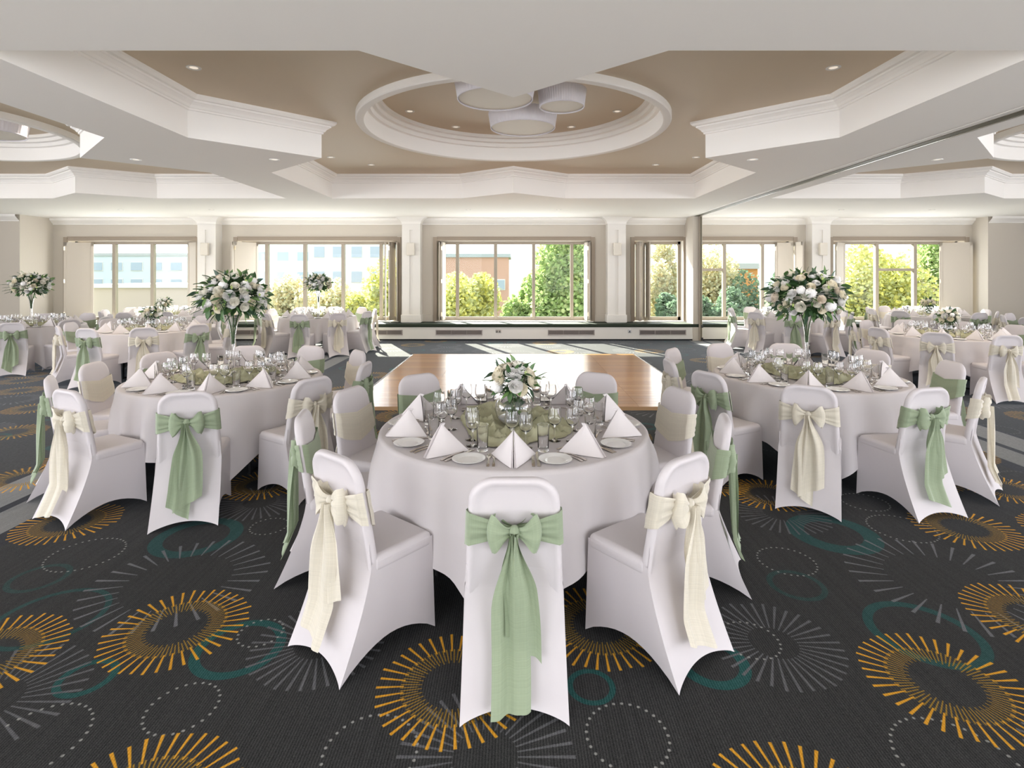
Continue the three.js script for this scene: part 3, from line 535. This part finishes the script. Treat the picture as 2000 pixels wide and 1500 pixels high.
// ------------------------------------------------------------------ tables
const TR = 0.82, TH = 0.76;
function clothGeo(corner, seed) {
  const NP = 192, half = 1.19, rings = [0, 0.3, 0.6, 0.75, TR - 0.02];
  const p = [], uv = [], idx = [], DR = 16, NR = rings.length + 3 + DR;
  const surf = (a, j) => {
    const ca = Math.abs(Math.cos(a - corner)), sa = Math.abs(Math.sin(a - corner)), sq = half / Math.max(ca, sa), L = lerp(sq, half * 1.18, 0.25), drop = Math.min(L - TR, 0.735);
    if (j < rings.length) return [rings[j], TH];
    if (j < rings.length + 3) { const t = (j - rings.length + 1) / 3 * Math.PI / 2; return [TR - 0.02 + 0.024 * Math.sin(t), TH - 0.024 * (1 - Math.cos(t))]; }
    const v = (j - rings.length - 2) / DR, s = v * (drop - 0.02), k = s / 0.7, cornerness = smoothstep(drop, 0.34, 0.62);
    const f1 = Math.sin(a * 15 + 2.6 * Math.sin(a * 3 + seed) + seed * 5), f2 = Math.sin(a * 9 + seed * 3 + 2.0 * Math.sin(a * 2 + seed));
    const amp = 0.028 * smoothstep(s, 0.0, 0.18) + 0.06 * k;
    const fold = amp * (0.55 * f1 + 0.45 * f2) + 0.028 * k + 0.03 * cornerness * k;
    return [TR + 0.006 + Math.max(fold, -0.004) + 0.012 * smoothstep(s, 0, 0.12), TH - 0.024 - s];
  };
  for (let j = 0; j < NR; j++) for (let i = 0; i <= NP; i++) { const a = i / NP * Math.PI * 2, [r, y] = surf(a, j); p.push(Math.sin(a) * r, y, Math.cos(a) * r); uv.push(Math.sin(a) * (r + (TH - y)), Math.cos(a) * (r + (TH - y))); }
  for (let j = 0; j < NR - 1; j++) for (let i = 0; i < NP; i++) { const a = j * (NP + 1) + i; idx.push(a, a + NP + 1, a + 1, a + 1, a + NP + 1, a + NP + 2); }
  const g = new THREE.BufferGeometry(); g.setAttribute('position', new THREE.Float32BufferAttribute(p, 3)); g.setAttribute('uv', new THREE.Float32BufferAttribute(uv, 2)); g.setIndex(idx); g.computeVertexNormals(); return g;
}
function runnerGeo(a, b, seed) {
  return sheet((u, v) => {
    const t = u * Math.PI * 2, edge = 1 + 0.22 * (noise1(u * 9, seed) - 0.5) + 0.12 * Math.sin(t * 3 + seed), r = v * edge;
    const x = Math.cos(t) * r * a, z = Math.sin(t) * r * b;
    const n = noise2(x * 7 + seed, z * 7) * 5 + 0.9 * noise2(x * 16, z * 16 + seed), rid = 1 - Math.abs(Math.sin((x * 8 + z * 11 + n) * 1.2)), rid2 = 1 - Math.abs(Math.sin((x * 12 - z * 8 + n * 1.3) * 1.1));
    const h = (0.042 * rid * rid + 0.036 * rid2 * rid2 * rid2) * smoothstep(v, 0.26, 0.46) * (1 - 0.75 * smoothstep(v, 0.85, 1.0)) + 0.004;
    return [x, h, z];
  }, 150, 48, 1.8, 0.5);
}
const tableTopGeo = new THREE.CylinderGeometry(TR - 0.012, TR - 0.012, 0.025, 48).translate(0, TH - 0.02, 0);
const legGeo = flat([tube([[-0.3, 0.03, 0.45], [-0.3, 0.35, 0.43], [-0.3, TH - 0.04, 0.4]], 0.014, 12), tube([[0.3, 0.03, 0.45], [0.3, 0.35, 0.43], [0.3, TH - 0.04, 0.4]], 0.014, 12), bar([-0.3, 0.03, 0.45], [0.3, 0.03, 0.45], 0.014), bar([-0.3, 0.3, 0.434], [0.3, 0.3, 0.434], 0.01), bar([-0.3, 0.012, 0.45], [-0.3, 0.03, 0.45], 0.017), bar([0.3, 0, 0.45], [0.3, 0.03, 0.45], 0.017)]);

// flowers
const roseGeo = (() => {
  const parts = [];
  for (const [n, rr, top, ph] of [[3, 0.34, 0.78, 0], [4, 0.58, 0.74, 0.6], [5, 0.82, 0.6, 0.2], [6, 1.0, 0.34, 0.9]]) for (let k = 0; k < n; k++) {
    const a0 = ph + k / n * Math.PI * 2, wid = Math.PI / n * 1.45;
    parts.push(sheet((u, v) => { const c = u * 2 - 1, a = a0 + c * wid, r = rr * (Math.sin(Math.min(1, v * 1.25) * Math.PI / 2) * (1 - 0.12 * c * c * v) + 0.16 * Math.pow(v, 4)), y = -0.62 + (top + 0.62) * v - 0.2 * c * c * v * v; return [Math.cos(a) * r, y, Math.sin(a) * r]; }, 4, 4));
  }
  return flat(parts);
})();
const budGeo = (() => { const g = new THREE.SphereGeometry(1, 8, 6); g.scale(0.7, 1, 0.7); return g; })();
reseed(51);
const ruffleGeo = (() => {
  const parts = [];
  for (let k = 0; k < 54; k++) { const y = 1 - 1.75 * (k + 0.5) / 54, r = Math.sqrt(Math.max(0, 1 - y * y)), a = k * 2.39996, q = new THREE.Quaternion().setFromUnitVectors(new THREE.Vector3(0, 1, 0), new THREE.Vector3(Math.cos(a) * r, y, Math.sin(a) * r)); const tw = rnd() * 6; const s = sheet((u, v) => { const t = (u - 0.5) * 2, w = (v - 0.5) * 2; return [t * 0.3 * (1 - 0.3 * w * w), 0.92 + 0.1 * Math.cos(t * 2 + tw) - 0.12 * (t * t + w * w) + 0.1 * rnd(), w * 0.3 * (1 - 0.3 * t * t)]; }, 2, 2); s.rotateY(tw); s.applyQuaternion(q); parts.push(s); }
  parts.push(new THREE.SphereGeometry(0.85, 10, 8)); return flat(parts);
})();
const leafGeo = sheet((u, v) => { const c = u * 2 - 1, w = 0.24 * Math.sin(Math.PI * Math.pow(v, 0.8)) + 0.004; return [c * w, 0.07 * c * c - 0.28 * v * v, v]; }, 2, 6);
const narrowLeafGeo = sheet((u, v) => { const c = u * 2 - 1, w = 0.11 * Math.sin(Math.PI * Math.pow(v, 0.85)) + 0.003; return [c * w, 0.03 * c * c - 0.2 * v * v, v]; }, 2, 5);
const up = new THREE.Vector3(0, 1, 0), fwd = new THREE.Vector3(0, 0, 1);
// flowers spread over an ellipsoid (rx, ry, rz) round (0, cy, 0); parts of the arrangement g
const coreGeo = (() => { const parts = []; for (let k = 0; k < 130; k++) { const y = 1 - 1.9 * (k + 0.5) / 130, r = Math.sqrt(Math.max(0, 1 - y * y)), a = k * 2.39996, q = new THREE.Quaternion().setFromUnitVectors(fwd, new THREE.Vector3(Math.cos(a + 1) * r, y + 0.3, Math.sin(a + 1) * r).normalize()); parts.push(leafGeo.clone().scale(0.45, 0.45, 0.45).applyQuaternion(q).translate(Math.cos(a) * r * 0.7, y * 0.7, Math.sin(a) * r * 0.7)); } return flat(parts); })();
function bouquet(g, cy, rx, ry, nRose, nLeaf, size, low = -0.45, spread = 1.12) {
  const core = put('foliage', coreGeo, leafMats[0], g); core.userData.kind = 'stuff'; core.position.y = cy; core.scale.set(rx * 0.92, ry * 0.92, rx * 0.92);
  for (let k = 0; k < nRose; k++) {
    const y = lerp(1, low, (k + 0.5) / nRose), r = Math.sqrt(1 - y * y), a = k * 2.39996 + R(-0.25, 0.25), dir = new THREE.Vector3(Math.cos(a) * r, y, Math.sin(a) * r), q = R(0.86, 1.02);
    const kind = rnd() + (size < 0.04 ? 0.1 : 0.04), s = size * R(0.78, 1.15);
    const m = put('rose', kind < 0.18 ? ruffleGeo : roseGeo, kind < 0.18 ? petalMats[2] : petalMats[Math.floor(rnd() * 3.4)], g);
    if (kind < 0.18) m.name = 'hydrangea';
    m.position.set(dir.x * rx * q, cy + dir.y * ry * q, dir.z * rx * q); m.quaternion.setFromUnitVectors(up, dir.clone().add(new THREE.Vector3(0, 0.25, 0)).normalize()); m.rotateY(rnd() * 6); m.scale.setScalar(kind < 0.18 ? s * 1.08 : s);
    if (rnd() < 0.22) { const b = put('bud', budGeo, budMat, g); const d2 = new THREE.Vector3(dir.x + R(-0.3, 0.3), dir.y + R(-0.3, 0.3), dir.z + R(-0.3, 0.3)).normalize(); b.position.set(d2.x * rx, cy + d2.y * ry, d2.z * rx); b.scale.setScalar(size * 0.4); }
  }
  for (let k = 0; k < nLeaf; k++) {
    const y = lerp(0.98, low - 0.28, (k + 0.5) / nLeaf), r = Math.sqrt(Math.max(0, 1 - y * y)), a = k * 2.39996 * 1.07 + R(-0.4, 0.4), dir = new THREE.Vector3(Math.cos(a) * r, y, Math.sin(a) * r).normalize(), narrow = rnd() < 0.45;
    const m = put('leaf', narrow ? narrowLeafGeo : leafGeo, leafMats[Math.floor(rnd() * 4)], g), q = R(0.66, 0.92) * spread;
    m.position.set(dir.x * rx * q, cy + dir.y * ry * q, dir.z * rx * q);
    const out = dir.clone().add(new THREE.Vector3(R(-0.7, 0.7), R(-0.5, 0.4), R(-0.7, 0.7))).normalize();
    m.quaternion.setFromUnitVectors(fwd, out); m.rotateZ(R(-1, 1)); m.scale.setScalar(size * (narrow ? R(1.8, 2.5) : R(1.7, 2.4)));
  }
}
function sprig(g, base, dir, len, n, mat) {                           // outward stem with paired leaves
  const d = new THREE.Vector3(...dir).normalize(), B = new THREE.Vector3(...base), tip = B.clone().addScaledVector(d, len).add(new THREE.Vector3(0, -len * 0.12, 0));
  put('stem', tube([base, B.clone().lerp(tip, 0.5).add(new THREE.Vector3(0, len * 0.05, 0)).toArray(), tip.toArray()], 0.0018, 6, 5), M.stem, g);
  const side = new THREE.Vector3().crossVectors(d, up).normalize();
  for (let k = 0; k < n; k++) for (const s of [-1, 1]) { const m = put('leaf', narrowLeafGeo, mat, g); m.position.copy(B.clone().lerp(tip, 0.25 + 0.75 * k / n)); m.quaternion.setFromUnitVectors(fwd, d.clone().multiplyScalar(0.8).addScaledVector(side, s * 0.9).normalize()); m.scale.setScalar(len * 0.3); }
}
const wall2 = (pts, t) => lathe([...pts, ...pts.slice().reverse().map(([r, y]) => [Math.max(r - t, 0.0005), y + (r < 0.05 ? t : 0)])], 40);
const bowlGeo = wall2([[0.0005, 0.002], [0.05, 0.002], [0.082, 0.014], [0.106, 0.045], [0.118, 0.09], [0.112, 0.135], [0.094, 0.168], [0.083, 0.183], [0.087, 0.192]], 0.003);
const pebbleGeo = lathe([[0.0005, 0.006], [0.048, 0.007], [0.076, 0.018], [0.098, 0.042], [0.08, 0.049], [0.0005, 0.052]], 24);
const vaseGeo = wall2([[0.0005, 0.003], [0.07, 0.003], [0.072, 0.008], [0.05, 0.014], [0.022, 0.026], [0.016, 0.05], [0.0165, 0.2], [0.022, 0.36], [0.036, 0.47], [0.06, 0.54], [0.075, 0.56]], 0.0025);
function lowCentre(x, z, label, n, nl, big) {
  const g = group('flower_bowl', x, TH + 0.006, z); tag(g, label, 'flowers', 'low bowls of cream roses');
  put('bowl', bowlGeo, M.crystal, g); put('pebbles', pebbleGeo, M.pebbles, g).userData.kind = 'stuff';
  for (let k = 0; k < 7; k++) { const a = k * 0.9; put('stem', tube([[Math.cos(a) * 0.045, 0.045, Math.sin(a) * 0.045], [Math.cos(a + 0.6) * 0.02, 0.1, Math.sin(a + 0.6) * 0.02], [Math.cos(a + 2) * 0.05, 0.23, Math.sin(a + 2) * 0.05]], 0.0045, 8, 6), M.stem, g); }
  for (let k = 0; k < 12; k++) { const m = put('leaf', leafGeo, leafMats[k % 4], g), a = k * 2.4; m.position.set(Math.cos(a) * 0.03, 0.09 + 0.05 * (k % 3) / 3, Math.sin(a) * 0.03); m.rotation.set(R(-1.9, -0.6), a, 0); m.scale.setScalar(0.07); }
  bouquet(g, 0.265, 0.125, 0.105, n, nl, big, -0.4, 1.1);
  for (let k = 0; k < 5; k++) { const a = k * 1.4 + 0.3; sprig(g, [Math.cos(a) * 0.09, 0.26 + 0.04 * (k % 2), Math.sin(a) * 0.09], [Math.cos(a), 0.25 + 0.5 * (k % 3 === 0), Math.sin(a)], R(0.1, 0.15), 4, leafMats[k % 4]); }
}
function tallCentre(x, z, label, n, nl, s) {
  const g = group('tall_flower_vase', x, TH + 0.006, z); tag(g, label, 'flowers', 'tall vases of white flowers');
  put('vase', vaseGeo, M.crystal, g);
  for (let k = 0; k < 6; k++) { const a = k * 1.05; put('stem', tube([[Math.cos(a) * 0.008, 0.3, Math.sin(a) * 0.008], [Math.cos(a) * 0.02, 0.45, Math.sin(a) * 0.02], [Math.cos(a) * 0.07, 0.62, Math.sin(a) * 0.07]], 0.005, 6, 6), M.stem, g); }
  bouquet(g, 0.735, 0.315 * s, 0.225 * s, n, nl, 0.041, -0.6, 1.12);
  for (let k = 0; k < 12; k++) { const a = k * 2.1 + 0.4, e = -0.5 + 0.9 * ((k * 7) % 12) / 12; sprig(g, [Math.cos(a) * 0.26 * s, 0.7 + e * 0.16, Math.sin(a) * 0.26 * s], [Math.cos(a), e * 0.7, Math.sin(a)], R(0.12, 0.19) * s, 5, leafMats[k % 4]); }
}

const HOURS = { 6: 'front', 5: 'front right', 4: 'right front', 3: 'right', 2: 'right rear', 1: 'rear right', 0: 'rear', 11: 'rear left', 10: 'left rear', 9: 'left', 8: 'left front', 7: 'front left' };
const placeWord = (deg) => HOURS[Math.round((((180 - deg) % 360) + 360) % 360 / 30) % 12];
const ten = (off, r = 1.04) => Array.from({ length: 10 }, (_, k) => [off + 36 * k, r]);
const tables = [
  { at: [0, 3.43], name: 'central foreground table', full: 2, corner: -0.785, first: 'green', seats: [[0, 1.05], [37, 1.05], [74, 1.03], [110, 1.03], [147, 1.03], [180, 0], [218, 1.03], [249, 1.03], [281.5, 1.04], [320.5, 1.05]], settings: 0, centre: 'low' },
  { at: [-2.62, 5.0], name: 'left foreground table', full: 2, corner: -0.44, first: 'green', seats: [[17, 1.1], [55, 1.08], [90, 1.06], [129, 1.05], [164, 1.0], [198, 1.0], [238, 1.0], [270, 1.0], [304, 1.03], [338, 1.07]], settings: 17, centre: 'tall' },
  { at: [2.74, 5.12], name: 'right foreground table', full: 2, corner: 0.44, first: 'green', seats: [[9, 1.04], [45, 1.04], [88, 1.1], [124, 1.08], [161, 1.1], [195, 1.08], [231, 1.1], [267, 1.06], [298, 1.08], [333, 1.1]], settings: 9, centre: 'tall' },
  { at: [-6.2, 9.4], name: 'middle left table', full: 1, corner: 0.3, first: 'cream', seats: ten(28), settings: 28, centre: 'low' },
  { at: [-8.15, 12.78], name: 'leftmost window table', full: 1, corner: 0.6, first: 'green', seats: ten(-4.6, 1.0), settings: -4, centre: 'low' },
  { at: [-8.98, 10.2], name: 'left edge table', full: 1, corner: 0.2, first: 'green', seats: ten(30, 1.0), settings: 30, centre: 'tall' },
  { at: [-4.4, 12.35], name: 'second window table', full: 1, corner: 0.7, first: 'green', seats: ten(2), settings: 2, centre: 'tall' },
  { at: [6.2, 12.4], name: 'far right hidden table', full: 1, corner: 0.4, first: 'green', seats: ten(-20), settings: -20, centre: '' },
  { at: [6.75, 8.5], name: 'middle right table', full: 1, corner: 0.8, first: 'cream', seats: ten(-9), settings: -9, centre: 'low' },
  { at: [9.65, 12.75], name: 'rightmost window table', full: 1, corner: 0.1, first: 'green', seats: ten(10, 1.0), settings: 10, centre: 'low' },
  { at: [10.75, 10.25], name: 'right edge table', full: 1, corner: 0.5, first: 'cream', seats: ten(22, 1.0), settings: 22, centre: 'tall' },
];
const runnerVariants = [runnerGeo(0.34, 0.5, 1.3), runnerGeo(0.46, 0.36, 4.1)];
const proto = {};
const keep = (name, geo, mat) => (proto[name] ??= { geo, mat });
keep('wine_glass', wineGeo, M.crystal); keep('water_tumbler', tumblerGeo, M.crystal); keep('napkin', napkinGeo, M.napkin); keep('side_plate', plateGeo, M.china);
keep('fork', flatware.fork, M.cutlery); keep('knife', flatware.knife, M.cutlery); keep('spoon', flatware.spoon, M.cutlery);
const inFrame = (x, y, d) => { const px = 1003 + x * 1070 / d, py = 536 + (1.7 - y) * 1070 / d; return px > -40 && px < 2040 && py < 1540; };
reseed(61);
tables.forEach((t, ti) => {
  const [tx, td] = t.at, tz = -td, the = `the ${t.name}`;
  const tb = group('round_table', tx, 0, tz, R(0, 3)); tag(tb, `round folding table with black legs under cloth, ${t.name}`, 'table', 'round banquet tables');
  put('table_top', tableTopGeo, M.ply, tb); for (const s of [0, Math.PI]) put('leg', legGeo, M.black, tb).rotation.y = s;
  const cl = put('tablecloth', clothGeo(t.corner, ti * 0.77), M.cloth); cl.position.set(tx, 0, tz); tag(cl, `white cloth draped over ${the}`, 'tablecloth', 'white tablecloths');
  const ru = put('chiffon_runner', runnerVariants[ti % 2], M.runner); ru.position.set(tx, TH + 0.002, tz); ru.rotation.y = ti === 0 ? 0.15 : R(-0.4, 0.4); tag(ru, `crumpled olive green chiffon in the middle of ${the}`, 'table runner', 'green chiffon runners');
  t.seats.forEach(([a, r], k) => {
    if (!r) return;                                                  // stands wholly behind the flowers
    const A = rad(a), x = tx + Math.sin(A) * r, z = tz + Math.cos(A) * r;
    if (!inFrame(x, 0.9, -z)) return;
    const alt = ti === 8 && k % 10 > 6 ? 'cream' : k % 2 === 0 ? t.first : t.first === 'green' ? 'cream' : 'green';
    const c = chairKinds[ti === 0 ? [0, 2, 3, 1, 2, 0, 1, 3, 1, 2][k] : (k * 3 + ti) % 4][alt].clone(); c.name = numbered('banquet_chair'); scene.add(c);
    c.position.set(x, 0, z); c.rotation.y = A + Math.PI + (ti > 0 ? R(-0.09, 0.09) : R(-0.03, 0.03));
    tag(c, `white covered chair with ${alt === 'green' ? 'sage green' : 'cream'} bow, ${placeWord(a)} seat of ${the}`, 'chair', 'covered banquet chairs');
  });
  const lay = (name, r, l, A, turn, y, label, cat, grp) => {
    const x = tx + Math.sin(A) * r + Math.cos(A) * l, z = tz + Math.cos(A) * r - Math.sin(A) * l;
    if (!inFrame(x, TH, -z)) return;
    const m = put(name, proto[name].geo, proto[name].mat); m.position.set(x, TH + y, z); m.rotation.y = A + turn; tag(m, label, cat, grp);
  };
  for (let k = 0; k < 10; k++) {
    const a = t.settings + 36 * k, A = rad(a), w = placeWord(a), j = () => (ti === 0 && k === 0 ? 0 : R(-0.012, 0.012));
    lay('napkin', 0.65, 0, A, j() * 8, 0.001, `white napkin folded to a pyramid, ${w} place of ${the}`, 'napkin', 'folded napkins');
    lay('side_plate', 0.665, -0.226 + j(), A, 0, 0.001, `small round white plate left of napkin, ${w} place of ${the}`, 'plate', 'side plates');
    lay('wine_glass', 0.47 + j(), 0.066 + j(), A, 0, 0.001, `stemmed wine glass nearest the napkin, ${w} place of ${the}`, 'glass', 'wine glasses');
    lay('wine_glass', 0.405 + j(), -0.01 + j(), A, 0, 0.001, `stemmed wine glass farther in, ${w} place of ${the}`, 'glass', 'wine glasses');
    lay('water_tumbler', 0.515 + j(), 0.158 + j(), A, 0, 0.001, `straight clear tumbler, ${w} place of ${the}`, 'glass', 'tumblers');
    if (t.full < 2) continue;
    for (const [n, l, q] of [['fork', -0.098, 'inner'], ['fork', -0.126, 'outer'], ['knife', 0.098, 'inner'], ['knife', 0.124, 'outer']]) lay(n, 0.665, l + j() * 0.4, A, j() * 3, 0.001, `steel ${n}, ${q} of two, ${w} place of ${the}`, n, `table ${n}s`);
    lay('spoon', 0.535, -0.02 + j(), A, -Math.PI / 2, 0.001, `steel dessert spoon above napkin, ${w} place of ${the}`, 'spoon', 'dessert spoons');
  }
  if (t.centre === 'low') lowCentre(tx, tz, `glass bowl of cream roses on ${the}`, ti === 0 ? 26 : 18, ti === 0 ? 60 : 34, ti === 0 ? 0.036 : 0.04);
  if (t.centre === 'tall') tallCentre(tx + (ti === 1 ? 0.06 : 0), tz, `tall glass vase with a dome of white flowers on ${the}`, ti < 3 ? 78 : 46, ti < 3 ? 230 : 110, { 1: 0.87, 2: 1, 5: 0.95, 6: 0.85 }[ti] ?? 0.9);
});

// ------------------------------------------------------------------ outside
const ground = structure(put('lawn', new THREE.PlaneGeometry(400, 200).rotateX(-Math.PI / 2).translate(0, -4, -120), std({ color: rgb(0.12, 0.15, 0.06), roughness: 1 })), 'grass beyond the windows');
const leafQuad = sheet((u, v) => { const c = u * 2 - 1; return [c * 0.5 * Math.sin(Math.PI * v) + c * 0.02, 0.12 * c * c, v - 0.5]; }, 2, 3);
const barkMat = std({ color: rgb(0.11, 0.085, 0.06), roughness: 0.95 });
const leafWhite = phy({ color: 0xffffff, roughness: 0.9, transmission: 0.5, thickness: 0 });
function tree(x, d, h, rx, ry, cols, n, label, leaf = 0.125) {
  const g = group('tree', x, -4, -d); tag(g, label, 'tree', 'trees beyond the windows');
  n = Math.round(n * 4);
  const cy = h + 4 - ry * 0.92, br = [bar([0, 0, 0], [R(-0.1, 0.1), cy, 0], 0.13)];
  const blobs = Array.from({ length: 9 }, () => { const a = R(0, 6.28), e = R(-0.6, 0.75), q = Math.sqrt(1 - e * e); return [Math.cos(a) * q * rx * 0.55, cy + e * ry * 0.6, Math.sin(a) * q * rx * 0.55, R(0.35, 0.55)]; });
  for (const b of blobs) br.push(bar([0, cy - ry * 0.7, 0], [b[0], b[1], b[2]], 0.045, 6));
  put('trunk', flat(br), barkMat, g);
  const im = new THREE.InstancedMesh(leafQuad, leafWhite, n); im.name = 'foliage'; im.userData.kind = 'stuff';
  const o = new THREE.Object3D(), c = new THREE.Color();
  for (let k = 0; k < n; k++) {
    const b = blobs[k % blobs.length], a = R(0, 6.28), e = R(-1, 1), q = Math.sqrt(1 - e * e), s = Math.pow(rnd(), 0.4) * b[3];
    o.position.set(b[0] + Math.cos(a) * q * s * rx, b[1] + e * s * ry, b[2] + Math.sin(a) * q * s * rx); o.rotation.set(R(0, 6), R(0, 6), R(0, 6)); o.scale.setScalar(leaf * R(0.7, 1.3)); o.updateMatrix(); im.setMatrixAt(k, o.matrix);
    const cc = cols[Math.floor(rnd() * cols.length)], f = R(0.75, 1.2); c.setRGB(cc[0] * f, cc[1] * f, cc[2] * f); im.setColorAt(k, c);
  }
  g.add(im);
}
reseed(71);
const YEL = [[0.62, 0.6, 0.16], [0.55, 0.56, 0.2], [0.5, 0.54, 0.24]], GRN = [[0.3, 0.43, 0.15], [0.37, 0.5, 0.2], [0.48, 0.56, 0.26]], DRK = [[0.15, 0.24, 0.15], [0.22, 0.32, 0.2]], PAL = [[0.66, 0.62, 0.42], [0.6, 0.6, 0.4], [0.7, 0.6, 0.36]], BRN = [[0.46, 0.4, 0.22], [0.38, 0.4, 0.2], [0.52, 0.46, 0.22]];
tree(-8.2, 22, 2.2, 1.9, 2.4, PAL, 2600, 'pale yellow tree seen in the left panes of second window');
tree(-5.1, 21, 2.3, 1.7, 2.3, YEL, 2600, 'yellow tree seen in the right panes of second window');
tree(-1.7, 19.5, 1.9, 1.5, 2.2, YEL, 3000, 'yellow green bush in second pane of central window');
tree(-3.0, 24, 2.1, 1.1, 2.6, BRN, 1600, 'brownish tree at left edge of central window');
tree(0.5, 21, 2.6, 1.1, 2.6, GRN, 2600, 'fresh green tree right of centre in central window');
tree(2.0, 20, 3.6, 1.5, 3.6, GRN, 4200, 'tall green tree filling right panes of central window');
tree(3.4, 24, 3.9, 1.2, 3.9, GRN, 2600, 'tall green tree at right edge of central window');
tree(5.9, 20, 1.2, 1.0, 1.6, DRK, 1800, 'dark green shrub low in the narrow window');
tree(6.6, 24, 3.6, 1.2, 3.0, PAL, 2200, 'pale autumn tree high in the narrow window');
tree(7.6, 20.5, 1.4, 1.3, 1.9, DRK, 2200, 'dark shrub in left pane right of partition post');
tree(11.2, 24, 2.6, 1.8, 3.2, DRK, 2600, 'dark green tree beside the orange wall');
tree(13.3, 20, 3.3, 1.7, 3.5, YEL, 3800, 'bright yellow tree in left pane of rightmost window');
tree(15.2, 21.5, 2.7, 1.7, 3.0, BRN, 3600, 'brown green tree in middle pane of rightmost window');
tree(17.0, 21, 3.9, 1.7, 3.9, GRN, 3800, 'light green tree in right pane of rightmost window');
tree(9.2, 26, 3.8, 1.8, 3.0, PAL, 2200, 'pale tree high right of the partition post');
function building(x, d, w, y1, depth, wallCol, rows, cols, label, opts = {}) {
  const g = group('building', x, -4, -d - depth / 2); tag(g, label, 'building');
  const wm = std({ color: rgb(...wallCol), roughness: 0.9 }), H = y1 + 4, win = std({ color: rgb(0.38, 0.45, 0.54), roughness: 0.15 }), fm = std({ color: rgb(0.7, 0.7, 0.68), roughness: 0.7 });
  put('wall', box(w, H, depth, 0, H / 2, 0), wm, g);
  put('roof', box(w + 0.4, 0.3, depth + 0.4, 0, H + 0.15, 0), std({ color: rgb(...(opts.roof ?? [0.45, 0.46, 0.48])), roughness: 0.8 }), g);
  const cw = w / cols, geo = box(cw * 0.55, opts.wh ?? 1.3, 0.1), fg = box(cw * 0.63, (opts.wh ?? 1.3) + 0.16, 0.06);
  for (let r = 0; r < rows; r++) for (let c = 0; c < cols; c++) { const px = -w / 2 + (c + 0.5) * cw, py = H - (opts.top ?? 1.6) - r * (opts.step ?? 2.6); if (py < 1) continue; const f = put('window', fg, fm, g); f.position.set(px, py, depth / 2 + 0.03); put('pane', geo, win, f).position.z = 0.03; }
}
building(-46, 62, 18, 3.8, 10, [0.62, 0.68, 0.76], 4, 8, 'grey blue apartment block seen through the leftmost window', { step: 1.9, wh: 0.9, top: 1.2 });
building(-27.5, 45, 14, 0.6, 8, [0.6, 0.48, 0.42], 1, 4, 'low brick building with white flat roof behind leftmost window', { roof: [0.8, 0.8, 0.8], top: 3 });
building(-20, 66, 9, 12, 8, [0.72, 0.75, 0.8], 5, 4, 'tall pale tower in the second window', { step: 3 });
building(-33, 82, 12, 12, 10, [0.75, 0.78, 0.82], 4, 4, 'distant pale tower left in the second window', { step: 3 });
building(-4.2, 48, 7.5, 3.2, 8, [0.56, 0.34, 0.27], 1, 5, 'red brick building with grey roof in the central window', { roof: [0.4, 0.43, 0.46], top: 2.4, wh: 0.8 });
building(8.6, 34, 2.4, 6.5, 3, [0.78, 0.78, 0.76], 0, 1, 'white gable wall in the narrow window');
building(12.6, 29.5, 1.1, 2.0, 3, [0.6, 0.28, 0.1], 0, 1, 'orange brown wall right of the partition post');

scene.traverse((o) => { if (o.isMesh) { o.castShadow = true; o.receiveShadow = true; } });
renderer.render(scene, camera);
